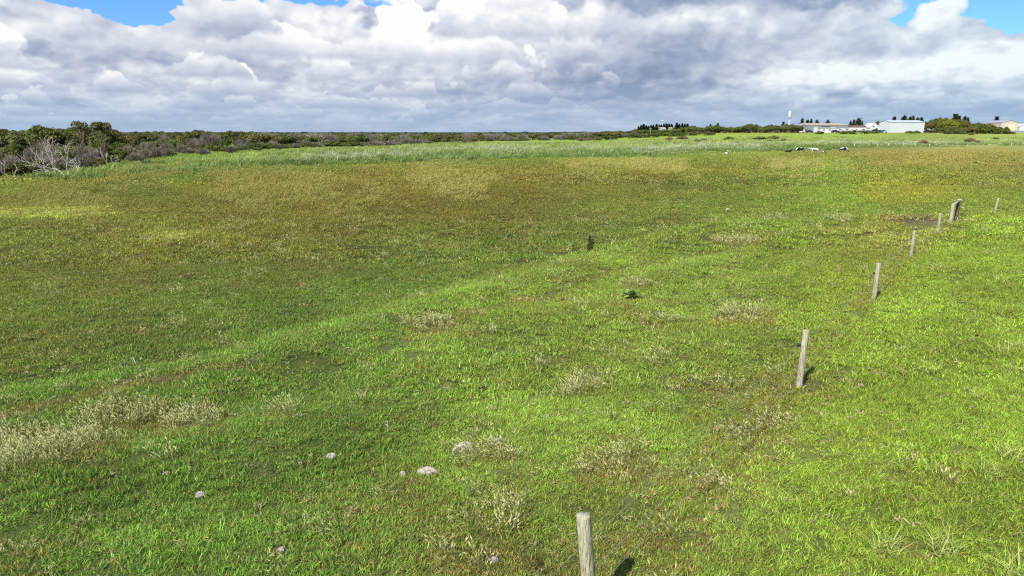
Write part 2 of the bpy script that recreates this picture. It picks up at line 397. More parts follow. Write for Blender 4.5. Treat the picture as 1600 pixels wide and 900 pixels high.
# ------------------------------------------------------------------ ground sheet
def build_ground():
    m, nt, out = newmat('pasture_ground')
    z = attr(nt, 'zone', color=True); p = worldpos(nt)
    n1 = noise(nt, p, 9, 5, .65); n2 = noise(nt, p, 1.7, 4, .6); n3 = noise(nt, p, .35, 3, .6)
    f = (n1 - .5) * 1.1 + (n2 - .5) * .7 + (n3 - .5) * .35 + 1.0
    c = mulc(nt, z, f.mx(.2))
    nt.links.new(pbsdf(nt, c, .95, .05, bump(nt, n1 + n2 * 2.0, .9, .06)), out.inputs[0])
    ang = np.concatenate([np.arange(-48, 48.01, .2), np.arange(52, 308.1, 8)]) 
    rr = np.concatenate([[0.01], np.geomspace(2.5, 500, 560), np.geomspace(510, 9000, 50)])
    A, Rr = np.meshgrid(np.radians(ang), rr)
    X = np.sin(A) * Rr; Y = np.cos(A) * Rr
    Z = terrain(X, Y)
    c = zone(X, Y)
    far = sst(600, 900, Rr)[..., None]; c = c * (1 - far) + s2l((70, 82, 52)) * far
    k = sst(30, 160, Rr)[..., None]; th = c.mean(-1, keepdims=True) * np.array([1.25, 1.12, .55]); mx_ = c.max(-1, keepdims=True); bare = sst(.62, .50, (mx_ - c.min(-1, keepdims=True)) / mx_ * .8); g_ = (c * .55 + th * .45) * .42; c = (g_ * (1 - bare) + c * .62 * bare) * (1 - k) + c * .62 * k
    nr, na = A.shape
    i = np.arange(nr - 1)[:, None] * na + np.arange(na)[None, :]
    j = np.arange(nr - 1)[:, None] * na + (np.arange(na)[None, :] + 1) % na
    f = np.stack([i, i + na, j + na, j], -1).reshape(-1, 4)[:, ::-1]
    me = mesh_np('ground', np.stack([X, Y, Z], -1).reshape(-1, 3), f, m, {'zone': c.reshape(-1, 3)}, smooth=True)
    link('ground', me, kind='structure', label='pasture ground of green, olive and bleached turf')
build_ground()

# ------------------------------------------------------------------ blades of grass
def blades(name, n, rad_, h, w, lean, seed, mat, head=0, curve=.6, windx=0.0, flatness=0.0):
    """n curved blades rooted in a disc; head = length of a seed head at the tip"""
    r = R_(seed)
    a = r.rand(n) * 2 * np.pi; q = np.sqrt(r.rand(n)) * rad_
    bx, by = np.cos(a) * q, np.sin(a) * q
    hh = h[0] + (h[1] - h[0]) * r.rand(n) ** 1.3; ww = w * (.6 + .8 * r.rand(n))
    la = r.rand(n) * 2 * np.pi; ll = lean * (.3 + r.rand(n)) * hh
    lx, ly = np.cos(la) * ll + windx * hh, np.sin(la) * ll
    fa = r.rand(n) * np.pi; sx, sy = np.cos(fa) * ww / 2, np.sin(fa) * ww / 2
    rnd = r.rand(n); rn2 = r.rand(n)
    ts = [0, .45, .8, 1.0] if not head else [0, .35, .7, 1.0]
    V_, rn_, r2_, tt_ = [], [], [], []
    for t in ts:
        k = t ** (1 + curve); cx, cy = bx + lx * k, by + ly * k; cz = hh * (t - .25 * curve * lean * t * t)
        wd = (1 - t ** 2 * .85) if not head else (.45 if t < 1 else .45)
        if t == 1.0 and not head:
            V_.append(np.stack([cx, cy, cz], -1)[:, None])
        else:
            V_.append(np.stack([np.stack([cx - sx * wd, cy - sy * wd, cz], -1), np.stack([cx + sx * wd, cy + sy * wd, cz], -1)], 1))
        for _ in range(V_[-1].shape[1]): rn_.append(rnd); r2_.append(rn2); tt_.append(np.full(n, t))
    hd = []
    if head:
        tip = V_[-1].mean(1); dirx = np.stack([lx, ly, hh * .6], -1); dirx /= np.linalg.norm(dirx, axis=1)[:, None]
        hl = head * (.6 + .8 * r.rand(n))[:, None]; hw = head * .17
        sd = np.stack([np.cos(fa), np.sin(fa), 0 * fa], -1) * hw; up = np.cross(dirx, sd / hw) * hw
        V_.append(np.stack([tip - dirx * hl * .1, tip + dirx * hl * .4 + sd, tip + dirx * hl * .4 - sd, tip + dirx * hl * .4 + up, tip + dirx * hl * .4 - up, tip + dirx * hl], 1))
        for _ in range(6): rn_.append(rnd); r2_.append(rn2); tt_.append(np.full(n, 1.6))
    Vv = np.concatenate(V_, 1); k = Vv.shape[1]; base = (np.arange(n) * k)[:, None]
    quads = [base + np.array([[0, 1, 3, 2]]), base + np.array([[2, 3, 5, 4]])]; tris = []
    if head:
        quads.append(base + np.array([[4, 5, 7, 6]])); b = 8
        quads += [base + b + np.array([[0, 1, 5, 2]]), base + b + np.array([[0, 3, 5, 4]])]
    else: tris = [base + np.array([[4, 5, 6]])]
    fs = [np.concatenate(quads)] + ([np.concatenate(tris)] if tris else [])
    me = mesh_np(name, Vv.reshape(-1, 3), fs, mat, {'rnd': np.stack(rn_, 1).ravel(), 'rn2': np.stack(r2_, 1).ravel(), 'tt': np.stack(tt_, 1).ravel()})
    return bpy.data.objects.new(name, me)          # prototype only, not linked to the scene
def grass_mat(name, trans=.35, dry_col=(190, 172, 98), head_col=None, spread=.75):
    m, nt, out = newmat(name)
    c = attr(nt, 'col', 'INSTANCER', True); dry = attr(nt, 'dry', 'INSTANCER'); rnd = attr(nt, 'rnd'); rn2 = attr(nt, 'rn2'); tt = attr(nt, 'tt')
    c = mulc(nt, c, (rn2 * rn2 * spread * 1.5 + (1 - spread * .5)))
    c = cmix(nt, (rnd * 7.13)._m('FRACT') * .25, c, mulc(nt, (.38, .38, .11, 1), rn2 * .8 + .3))
    c = cmix(nt, tt.ss(.3, 1) * .15, c, (.29, .36, .07, 1))
    d = tuple(x * .62 for x in s2l(dry_col)) + (1,)
    c = cmix(nt, rnd.lt(dry), c, mulc(nt, d, rn2 * .9 + .45))
    if head_col: c = cmix(nt, tt.ss(1.2, 1.5), c, mulc(nt, tuple(x * .8 for x in s2l(head_col)) + (1,), rn2 * .6 + .7))
    b = pbsdf(nt, c, .6, .25)
    t = nt.nodes.new('ShaderNodeBsdfTranslucent'); nt.links.new(c, t.inputs[0])
    mx = nt.nodes.new('ShaderNodeMixShader'); mx.inputs[0].default_value = trans
    nt.links.new(b, mx.inputs[1]); nt.links.new(t.outputs[0], mx.inputs[2]); nt.links.new(mx.outputs[0], out.inputs[0])
    return m
def scatter(name, protos, P, rot, scl, col, dry, idx=None, seed=0, **props):
    """one object: points that carry their own colour, dryness, turn and size; geometry nodes set a clump on each"""
    n = len(P); r = R_(seed)
    me = bpy.data.meshes.new(name); me.vertices.add(n); me.vertices.foreach_set('co', np.asarray(P, np.float32).ravel())
    def add(k, a, t):
        at_ = me.attributes.new(k, t, 'POINT'); a = np.asarray(a, np.float32 if t != 'INT' else np.int32)
        at_.data.foreach_set({'FLOAT': 'value', 'INT': 'value', 'FLOAT_VECTOR': 'vector', 'FLOAT_COLOR': 'color'}[t], a.ravel())
    add('rot', rot, 'FLOAT_VECTOR'); add('scl', scl, 'FLOAT_VECTOR')
    add('col', np.concatenate([col, np.ones((n, 1))], 1), 'FLOAT_COLOR'); add('dry', dry, 'FLOAT')
    idx = r.randint(0, len(protos), n) if idx is None else idx
    add('pick', idx, 'INT')
    o = bpy.data.objects.new(name, me); COL.objects.link(o)
    for k, v in props.items(): o[k] = v
    g = bpy.data.node_groups.new(name + '_nodes', 'GeometryNodeTree')
    g.interface.new_socket('Geometry', in_out='INPUT', socket_type='NodeSocketGeometry'); g.interface.new_socket('Geometry', in_out='OUTPUT', socket_type='NodeSocketGeometry')
    gi = g.nodes.new('NodeGroupInput'); go = g.nodes.new('NodeGroupOutput'); J = g.nodes.new('GeometryNodeJoinGeometry')
    def nat(k, t):
        q = g.nodes.new('GeometryNodeInputNamedAttribute'); q.data_type = t; q.inputs[0].default_value = k; return q.outputs[0]
    r_, s_, p_ = nat('rot', 'FLOAT_VECTOR'), nat('scl', 'FLOAT_VECTOR'), nat('pick', 'INT')
    for i, pr in enumerate(protos):
        ip = g.nodes.new('GeometryNodeInstanceOnPoints'); oi = g.nodes.new('GeometryNodeObjectInfo'); oi.inputs[0].default_value = pr
        oi.inputs[1].default_value = True
        cmp_ = g.nodes.new('FunctionNodeCompare'); cmp_.data_type = 'INT'; cmp_.operation = 'EQUAL'
        g.links.new(p_, cmp_.inputs[2]); cmp_.inputs[3].default_value = i
        g.links.new(gi.outputs[0], ip.inputs['Points']); g.links.new(oi.outputs['Geometry'], ip.inputs['Instance'])
        g.links.new(cmp_.outputs[0], ip.inputs['Selection']); g.links.new(r_, ip.inputs['Rotation']); g.links.new(s_, ip.inputs['Scale'])
        g.links.new(ip.outputs[0], J.inputs[0])
    g.links.new(J.outputs[0], go.inputs[0])
    md = o.modifiers.new('scatter', 'NODES'); md.node_group = g
    return o
def ring(r, d0, d1, per_m2, margin=3.0, half=.80):
    """random points of the visible wedge between two distances"""
    area = half * (d1 * d1 - d0 * d0) + 2 * margin * (d1 - d0)
    n = int(area * per_m2); y = np.sqrt(r.rand(n) * (d1 * d1 - d0 * d0) + d0 * d0)
    x = (r.rand(n) * 2 - 1) * (half * y + margin)
    return x, y
def pxpy(x, y): return project(x, y, terrain(x, y))
DRY = [(80, 700, 120, 42, 1), (240, 655, 115, 28, .95), (0, 725, 60, 40, .8), (670, 513, 42, 13, 1), (752, 524, 28, 8, .7), (1000, 447, 34, 9, .95), (1040, 508, 65, 12, .6), (1165, 497, 58, 15, .8), (885, 437, 34, 7, .6),
       (1140, 380, 45, 6, .7), (1215, 343, 45, 4, .6), (1310, 347, 28, 4, .6), (955, 733, 75, 30, .95), (768, 712, 55, 30, .9), (785, 795, 65, 45, .6), (720, 885, 95, 28, .7), (920, 605, 50, 30, .55), (430, 650, 38, 12, .6),
       (350, 535, 28, 10, .5), (35, 632, 40, 8, .6), (800, 745, 45, 30, .4), (690, 700, 22, 12, .4), (860, 575, 50, 12, .35), (1480, 760, 24, 14, .3), (450, 712, 18, 8, .4), (15, 880, 40, 25, .45), (1195, 700, 60, 40, .35), (1130, 770, 50, 30, .3), (1065, 850, 60, 30, .3), (1010, 560, 80, 20, .25), (945, 500, 30, 8, .5), (645, 645, 30, 8, .3), (1115, 615, 40, 18, .4)]
def drymask(x, y):
    px, py = pxpy(x, y); r = np.hypot(x, y)
    m = np.zeros(np.shape(x))
    n = fbm(x / (.03 * r), y / (.03 * r), 3)
    for cx, cy, rx, ry, s in DRY:
        m = np.maximum(m, s * sst(1.2, .45, np.hypot((px - cx) / rx, (py - cy) / ry) + n * .8))
    return m
def build_grass():
    gm = grass_mat('turf_blades'); P = []; 
    specs = [  # d0, d1, per m2, clump radius, height, blade width, blades
        (4.5, 13, 58, .17, (.03, .09), .0095, 95),
        (13, 30, 21, .27, (.04, .11), .015, 105),
        (30, 75, 4.6, .55, (.05, .15), .032, 120),
        (75, 200, .85, 1.2, (.06, .22), .07, 130)]
    r = R_(5)
    for li, (d0, d1, dens, cr, h, w, nb) in enumerate(specs):
        pr = [blades('turf_clump', nb, cr, h, w, .9, 100 + li * 10 + k, gm, curve=.8) for k in range(4)]
        x, y = ring(r, d0, d1, dens)
        z = terrain(x, y); c = zone(x, y)
        px, py = pxpy(x, y)
        if li >= 2:
            keep = r.rand(len(x)) < np.where((px < 420) & (y > 85), .35, 1.0); x, y, z, c, px, py = (q[keep] for q in (x, y, z, c, px, py))
        # bare soil keeps thin
        tr, _ = seg_dist(x, y, TRACK); n = fbm(x / 2.2, y / 2.2, 3)
        bare = (tr + n * .35 < .2) & (n > -.12) & (r.rand(len(x)) < .75)
        px, py = px, py; bare |= (np.hypot((px - 1440) / 40, (py - 349) / 7) < 1) | (np.hypot((px - 848) / 16, (py - 868) / 8) < 1)
        k = ~bare; x, y, z, c, px, py = x[k], y[k], z[k], c[k], px[k], py[k]; N = len(x)
        lum = fbm(x / .45 + 3, y / .45, 2) + fbm(x / 1.6, y / 1.6, 2)
        hs = np.clip(1.05 + lum * .8, .6, 1.8) * (.8 + .4 * r.rand(N))
        c = c * (.75 + .5 * r.rand(N))[:, None] * GAIN_BLADE * np.array([1.19, 1.29, 1.1])
        fd, _ = seg_dist(x, y, FLINE); dm = drymask(x, y)
        dry = np.clip(.06 + .28 * r.rand(N) ** 3 + .34 * np.clip(fbm(x / 1.9 + 60, y / 1.1, 3) * 3, 0, 1) * np.where(px < 1200, 1, .4) + .17 * sst(1.0, .1, fd + n[k] * 1.2) + dm * .4, 0, .8)
        rot = np.stack([r.randn(N) * .12, r.randn(N) * .12, r.rand(N) * 6.28], -1)
        s = .8 + .45 * r.rand(N)
        scatter('turf_grass', pr, np.stack([x, y, z - .005], -1), rot, np.stack([s, s, hs], -1), c, dry, seed=li, kind='stuff',
                label=['short green turf in the nearest part of the pasture', 'short cropped turf across the grazed bank', 'olive turf over the low wet paddock', 'brownish pasture grass towards the far paddock edge'][li])
    # loose dead leaves and flecks of straw lying on the turf
    r = R_(77); n = 9
    lm = grass_mat('straw_litter', .2, (192, 178, 130)); lp = []
    for k in range(5):
        q = R_(900 + k); vs, fs, at1 = [], [], []
        for b in range(n):
            L_, w = .02 + .06 * q.rand(), .004 + .008 * q.rand(); a = q.rand() * 6.28; cx, cy = q.randn(2) * .07; zz = .02 + .05 * q.rand()
            ux, uy = math.cos(a), math.sin(a); b0 = len(vs)
            for t in (-1, 0, 1):
                for s_ in (-1, 1): vs.append((cx + ux * L_ * t - uy * w * s_, cy + uy * L_ * t + ux * w * s_, zz + (.012 if t == 0 else 0) + q.rand() * .01))
            fs += [(b0, b0 + 1, b0 + 3, b0 + 2), (b0 + 2, b0 + 3, b0 + 5, b0 + 4)]; at1 += [q.rand()] * 6
        lp.append(bpy.data.objects.new('litter', mesh_np('litter', vs, np.array(fs), lm, {'rnd': np.zeros(len(vs)), 'rn2': at1, 'tt': np.zeros(len(vs))})))
    xs, ys = [], []
    for d0, d1, dn in ((4.5, 14, 30), (14, 32, 11), (32, 60, 1.8)):
        x, y = ring(r, d0, d1, dn); xs.append(x); ys.append(y)
    x, y = np.concatenate(xs), np.concatenate(ys)
    fd, _ = seg_dist(x, y, FLINE); pr_ = .3 + .7 * sst(2.2, .2, fd) + .5 * np.clip(fbm(x / 1.5, y / 1.5, 2) * 3, 0, 1)
    k = r.rand(len(x)) < pr_ * .9; x, y = x[k], y[k]; N = len(x); s = (.14 + .42 * r.rand(N) ** 4) * (1 + y / 26)
    scatter('straw_litter', lp, np.stack([x, y, terrain(x, y) + .02], -1), np.stack([r.randn(N) * .3, r.randn(N) * .3, r.rand(N) * 6.28], -1), np.stack([s, s, s], -1),
            np.tile([.3, .3, .1], (N, 1)), np.ones(N), seed=9, kind='stuff', label='pale dead leaves and straw scattered on the turf')
    # seeding dry grass stalks
    hm = grass_mat('seed_stalks', .3, (174, 177, 104), (206, 206, 148), .8)
    h2 = grass_mat('paddock_seed_stalks', .3, (170, 165, 84), (186, 182, 104), .7)
    near = [blades('stalk_tuft', 26, .13, (.10, .30), .010, .7, 300 + k, hm, head=.055, windx=-.3) for k in range(5)]
    mid = [blades('stalk_tuft', 22, .6, (.15, .55), .022, .35, 320 + k, h2, head=.17, windx=.5) for k in range(5)]
    xs, ys, ii = [], [], []
    for d0, d1, dn in ((4.5, 16, 34), (16, 45, 14)):
        x, y = ring(r, d0, d1, dn); m = drymask(x, y); k = r.rand(len(x)) < m ** 1.4 * .85 + .008; xs.append(x[k]); ys.append(y[k])
    x, y = np.concatenate(xs), np.concatenate(ys); N = len(x)
    s = (.7 + .5 * r.rand(N)) * (1 + np.clip(y - 14, 0, 30) / 40)
    c = zone(x, y) * .5 + s2l((150, 145, 90)) * .3
    scatter('seeding_grass', near, np.stack([x, y, terrain(x, y)], -1), np.stack([r.randn(N) * .15, r.randn(N) * .15, r.randn(N) * .6], -1), np.stack([s, s, s], -1), c * .9, .25 + .6 * r.rand(N), seed=12,
            kind='stuff', label='bleached grass gone to seed, growing in patches on the near turf')
    # mid field: tall seeding grass of the wet paddock
    x, y = ring(r, 22, 150, 2.2); px, py = pxpy(x, y)
    bank, bs = seg_dist(x, y, BANK)
    m = .05 + .8 * sst(1.3, .3, np.hypot((px - 230) / 380, (py - 325) / 58)) + .5 * sst(1.2, .3, np.hypot((px - 650) / 300, (py - 290) / 34)) + 1.5 * sst(1.1, .4, np.hypot((px - 262) / 60, (py - 352) / 9)) \
        + 1.2 * sst(1.15, .5, np.hypot((px - 75) / 100, (py - 318) / 12)) + .8 * sst(1.2, .3, np.hypot((px - 150) / 60, (py - 525) / 28)) + .8 * sst(1.2, .3, np.hypot((px - 250) / 60, (py - 465) / 20)) + .5 * sst(1.2, .3, np.hypot((px - 0) / 40, (py - 440) / 20)) + .35 * sst(1.2, .3, np.hypot((px - 1050) / 250, (py - 258) / 12))
    m = m * .62 + 1.3 * sst(1.1, .4, np.hypot((px - 262) / 60, (py - 352) / 9)) + 1.6 * sst(1.1, .5, np.hypot((px - 75) / 100, (py - 318) / 11)); m = m * np.clip(.5 + fbm(x / (.05 * y + .6), y / (.05 * y + .6), 3) * 4.5, 0, 2.0)
    k = (r.rand(len(x)) < m * np.clip(y / 60, .3, 1.2)) & (bs > 0) & (px < 1330); x, y = x[k], y[k]; N = len(x)
    s = (.55 + .6 * r.rand(N)) * np.clip(y / 60, .55, 1.6); c = zone(x, y) * .6 + s2l((165, 155, 80)) * .25
    scatter('tall_seeding_grass', mid, np.stack([x, y, terrain(x, y)], -1), np.stack([r.randn(N) * .1, r.randn(N) * .1, r.randn(N) * .4], -1), np.stack([s, s, np.minimum(s, 1.1)], -1), c * .9, .35 + .45 * r.rand(N), seed=13,
            kind='stuff', label='straw coloured seeding grass leaning in the wind across the low paddock')
    # reeds and tussocks in the wet strip behind the paddock
    rm = grass_mat('reed_leaves', .3, (226, 230, 196), None, .9)
    rp = [blades('reed_clump', 90, .9, (.5, 1.25), .06, .45, 400 + k, rm, curve=.9, windx=.3) for k in range(5)]
    x, y = ring(r, 70, 330, .22); k = r.rand(len(x)) < 1; px, py = pxpy(x, y)
    lo = np.interp(px, [0, 90, 100, 200, 300, 400, 500, 700, 900, 1050, 1110, 1230, 1330, 1600], [275, 282, 286, 277, 269, 264, 260, 252, 247, 245, 240, 237, 231, 226])
    hi = np.interp(px, [0, 100, 200, 300, 430, 560, 700, 900, 1000, 1600], [283, 268, 254, 246, 232, 224, 217, 217, 214, 214])
    k &= (py < lo + fbm(x / 9, y / 9, 3) * 7) & (py > hi); x, y, px, py, lo, hi = (q[k] for q in (x, y, px, py, lo, hi)); N = len(x)
    t = np.clip((lo - py) / np.maximum(lo - hi, 1), 0, 1)
    g0, g1 = s2l((104, 136, 58)), s2l((158, 178, 88)); c = g0 + (g1 - g0) * sst(.1, .55, t)[:, None]
    wl = np.exp(-((t - .42) / .22) ** 2) * np.clip(.55 + fbm(x / 14, y / 7, 3) * 3, 0, 1.3) * np.where(px > 420, 1, .35)
    dry = np.clip(.05 + .55 * wl + .1 * sst(.6, 1, t) * 0, 0, .8)
    hs = np.where(t > .75, .45, 1.0) * np.where(px > 1330, .5, 1.0) * (.55 + .6 * r.rand(N)) * np.clip(1 + fbm(x / 7, y / 7, 3) * 1.6, .5, 1.6); s = .8 + .6 * r.rand(N)
    c = c * (.75 + .5 * r.rand(N))[:, None] * (1 + fbm(x / 8, y / 8, 2)[:, None] * .8)
    scatter('reeds', rp, np.stack([x, y, terrain(x, y)], -1), np.stack([r.randn(N) * .08, r.randn(N) * .08, r.randn(N) * .5], -1), np.stack([s, s, hs], -1), c * .8, dry, seed=14,
            kind='stuff', label='pale green reeds in a wet strip behind the brown paddock')
build_grass()

# ================================================================== materials of the built things
def flatmat(name, col, rough=.7, spec=.3, var=.15, scale=1.5, metal=0, bmp=0):
    m, nt, out = newmat(name); p = objpos(nt)
    n = noise(nt, p, scale, 5, .6)
    c = mulc(nt, tuple(s2l(col) * .66), (n - .5) * (2 * var) + 1.0)
    nt.links.new(pbsdf(nt, c, rough, spec, bump(nt, noise(nt, p, scale * 6, 4, .6), bmp, .01) if bmp else None, metal), out.inputs[0]); return m
def ribmat(name, col, pitch=.4, axis='X'):
    """profiled steel sheet: upright ribs, light weathering"""
    m, nt, out = newmat(name); p = objpos(nt)
    sp = nt.nodes.new('ShaderNodeSeparateXYZ'); nt.links.new(p, sp.inputs[0])
    x = V(nt, sp.outputs[0]) + V(nt, sp.outputs[1])
    w = (x * (2 * math.pi / pitch))._m('SINE')
    n = noise(nt, comb(nt, x * .8, V(nt, sp.outputs[2]) * .15, 0.0), 1, 5, .6)
    c = mulc(nt, tuple(s2l(col) * .64), (n - .5) * .22 + 1.0 + w * .03)
    nt.links.new(pbsdf(nt, c, .5, .35, bump(nt, w, .35, .03)), out.inputs[0]); return m
def woodmat(name, base=(168, 160, 138)):
    m, nt, out = newmat(name); p = objpos(nt)
    mp = nt.nodes.new('ShaderNodeMapping'); mp.inputs['Scale'].default_value = (1, 1, .07); nt.links.new(p, mp.inputs[0])
    g = noise(nt, mp.outputs[0], 55, 6, .65, 1.2); g2 = noise(nt, mp.outputs[0], 22, 3, .6, .5); q = noise(nt, p, 7, 4, .6); kn = noise(nt, p, 26, 2, .5)
    c = cmix(nt, g.ss(.32, .62), tuple(s2l((96, 86, 70))) + (1,), tuple(s2l(base)) + (1,))
    c = cmix(nt, g2.ss(.34, .28), c, tuple(s2l((48, 42, 34))) + (1,))
    c = cmix(nt, q.ss(.5, .7) * .5, c, tuple(s2l((150, 148, 112))) + (1,))
    c = cmix(nt, kn.ss(.70, .76) * .8, c, tuple(s2l((60, 50, 40))) + (1,))
    nt.links.new(pbsdf(nt, c, .9, .1, bump(nt, g + g2 * .8, .8, .01)), out.inputs[0]); return m
WOOD = woodmat('weathered_wood', (176, 174, 150)); DARKWOOD = woodmat('dark_wood', (70, 62, 52)); WIRE = flatmat('galvanised_wire', (188, 190, 186), .4, .5, .1, 20, .5)
BLACKP = flatmat('black_plastic', (28, 28, 30), .5, .4)
STONE = None
def leafmat(name, col, col2, trans=.15):
    m, nt, out = newmat(name); r2 = attr(nt, 'rn2'); r1 = attr(nt, 'rnd')
    oi = nt.nodes.new('ShaderNodeObjectInfo')
    c = cmix(nt, r1, tuple(s2l(col)) + (1,), tuple(s2l(col2)) + (1,))
    c = mulc(nt, c, r2 * .7 + .65)
    c = cmix(nt, 1.0, c, oi.outputs['Color'], 'MULTIPLY')
    b = pbsdf(nt, c, .65, .2)
    t = nt.nodes.new('ShaderNodeBsdfTranslucent'); nt.links.new(c, t.inputs[0])
    mx = nt.nodes.new('ShaderNodeMixShader'); mx.inputs[0].default_value = trans
    nt.links.new(b, mx.inputs[1]); nt.links.new(t.outputs[0], mx.inputs[2]); nt.links.new(mx.outputs[0], out.inputs[0]); return m
BARK = flatmat('grey_bark', (120, 110, 98), .9, .1, .3, 3); DEADBARK = flatmat('bleached_branch', (214, 207, 196), .9, .1, .2, 3)
L_OLIVE = leafmat('olive_leaves', (78, 80, 40), (110, 109, 62)); L_GREEN = leafmat('green_leaves', (72, 86, 38), (108, 118, 54))
L_GREY = leafmat('grey_scrub_leaves', (104, 98, 72), (96, 102, 62)); L_PINE = leafmat('pine_needles', (44, 62, 44), (66, 82, 56), .05)
L_TWIG = leafmat('bare_twigs', (114, 107, 97), (146, 139, 128), 0); L_MOUND = leafmat('brown_bush_twigs', (104, 88, 72), (122, 112, 76), 0)

# ------------------------------------------------------------------ plant meshes
def leaf_cloud(r, lobes, n, size, outward=.6, shell=.35, long=1.0, floor=0.0):
    """leaf clumps on the outer shells of a set of ellipsoid lobes (x, y, z, rx, ry, rz)"""
    L = np.array(lobes, float); vol = (L[:, 3] * L[:, 4] + L[:, 5] * L[:, 3]); k = r.choice(len(L), int(n * 1.6), p=vol / vol.sum())
    d = r.randn(len(k), 3); d /= np.linalg.norm(d, axis=1)[:, None]; d[:, 2] = np.abs(d[:, 2]) * np.where(r.rand(len(k)) < .8, 1, -1)
    rad_ = 1 - shell * r.rand(len(k)) ** 1.6
    rad_ = rad_ * (1 + .22 * (vn(d[:, 0] * 3 + k * 7.1, d[:, 1] * 3 + d[:, 2] * 2.2) - .5) + .08 * r.randn(len(k)))
    P = L[k, :3] + d * L[k, 3:] * rad_[:, None]
    ins = np.zeros(len(P), bool)
    for l in L: ins |= (((P - l[:3]) / l[3:]) ** 2).sum(1) < .38
    ok = ~ins & (P[:, 2] > floor); P, d, k = P[ok][:n], d[ok][:n], k[ok][:n]; n = len(P)
    nr = d * outward + r.randn(n, 3) * .55 + np.array([0, 0, .35]); nr /= np.linalg.norm(nr, axis=1)[:, None]
    a = np.cross(nr, r.randn(n, 3)); a /= np.linalg.norm(a, axis=1)[:, None]; b = np.cross(nr, a)
    s = size * (.5 + .9 * r.rand(n))[:, None]
    a = a * s * long; b = b * s * .6
    Vv = np.stack([P - a, P + b * .9 + nr * s * .15, P + a, P - b], 1)
    f = (np.arange(n) * 4)[:, None] + np.array([[0, 1, 2, 3]])
    lobe_t = r.rand(len(L))[k]
    r1 = np.repeat(np.clip(lobe_t * .7 + r.rand(n) * .4, 0, 1), 4); r2 = np.repeat(r.rand(n), 4)
    return Vv.reshape(-1, 3), f, r1, r2
def tube(pts, radii, sides=5, cap=True):
    pts = [Vector(p) for p in pts]; vs, fs = [], []
    for i, p in enumerate(pts):
        t = (pts[min(i + 1, len(pts) - 1)] - pts[max(i - 1, 0)]).normalized()
        u = t.cross(Vector((0, 0, 1)) if abs(t.z) < .95 else Vector((1, 0, 0))).normalized(); v = t.cross(u)
        for k in range(sides):
            a = 2 * math.pi * k / sides; vs.append(p + (u * math.cos(a) + v * math.sin(a)) * radii[i])
    for i in range(len(pts) - 1):
        for k in range(sides):
            a, b = i * sides + k, i * sides + (k + 1) % sides; fs.append((a, b, b + sides, a + sides))
    if cap:
        c0 = len(vs); vs.append(pts[0]); vs.append(pts[-1]); m = (len(pts) - 1) * sides
        for k in range(sides):
            fs.append((c0, (k + 1) % sides, k, k)); fs.append((c0 + 1, m + k, m + (k + 1) % sides, m + k))
    return [tuple(v) for v in vs], fs
class MB:
    """collects shapes, builds one mesh"""
    def __init__(s): s.v, s.f, s.mi = [], [], []
    def add(s, v, f, mi=0):
        b = len(s.v); s.v += [tuple(p) for p in v]; s.f += [tuple(dict.fromkeys(i + b for i in q)) for q in f]; s.mi += [mi] * len(f); return s
    def tube(s, pts, radii, sides=6, mi=0): return s.add(*tube(pts, radii, sides), mi)
    def box(s, x0, x1, y0, y1, z0, z1, mi=0):
        v = [(x, y, z) for z in (z0, z1) for y in (y0, y1) for x in (x0, x1)]
        return s.add(v, [(0, 2, 3, 1), (4, 5, 7, 6), (0, 1, 5, 4), (2, 6, 7, 3), (0, 4, 6, 2), (1, 3, 7, 5)], mi)
    def prism(s, prof, y0, y1, mi=0, axis='Y'):
        """profile in (x, z) drawn out along y (or in (y, z) along x)"""
        n = len(prof)
        P = (lambda p, y: (p[0], y, p[1])) if axis == 'Y' else (lambda p, y: (y, p[0], p[1]))
        v = [P(p, y0) for p in prof] + [P(p, y1) for p in prof]
        f = [tuple(range(n)), tuple(range(2 * n - 1, n - 1, -1))] + [(i, i + n, (i + 1) % n + n, (i + 1) % n) for i in range(n)]
        return s.add(v, f, mi)
    def mesh(s, name, mats, smooth=False):
        me = bpy.data.meshes.new(name); me.from_pydata(s.v, [], s.f); me.validate()
        import bmesh
        bm = bmesh.new(); bm.from_mesh(me); bmesh.ops.recalc_face_normals(bm, faces=bm.faces); bm.to_mesh(me); bm.free()
        for m in (mats if isinstance(mats, (list, tuple)) else [mats]): me.materials.append(m)
        if len(s.mi) == len(me.polygons): me.polygons.foreach_set('material_index', s.mi)
        if smooth: me.polygons.foreach_set('use_smooth', [True] * len(me.polygons))
        return me
def branches(r, start, direction, length, radius, depth, out, spread=.6, gravity=0, kids=3, min_r=.004):
    p = Vector(start); d = Vector(direction).normalized(); pts = [p.copy()]; rr = [radius]; n = 4
    for i in range(n):
        d = (d + Vector((r.randn(), r.randn(), r.randn())) * .13 + Vector((0, 0, gravity))).normalized()
        p = p + d * (length / n); pts.append(p.copy()); rr.append(max(radius * (1 - .6 * (i + 1) / n), min_r))
    out.append((pts, rr))
    if depth > 0:
        for k in range(kids):
            i = 1 + int(r.rand() * (n - .01)) if k else n
            dd = (d * .9 + Vector((r.randn(), r.randn(), r.randn())) * spread).normalized()
            branches(r, pts[i], dd, length * (.55 + .25 * r.rand()), max(rr[i] * .75, min_r), depth - 1, out, spread, gravity, kids, min_r)
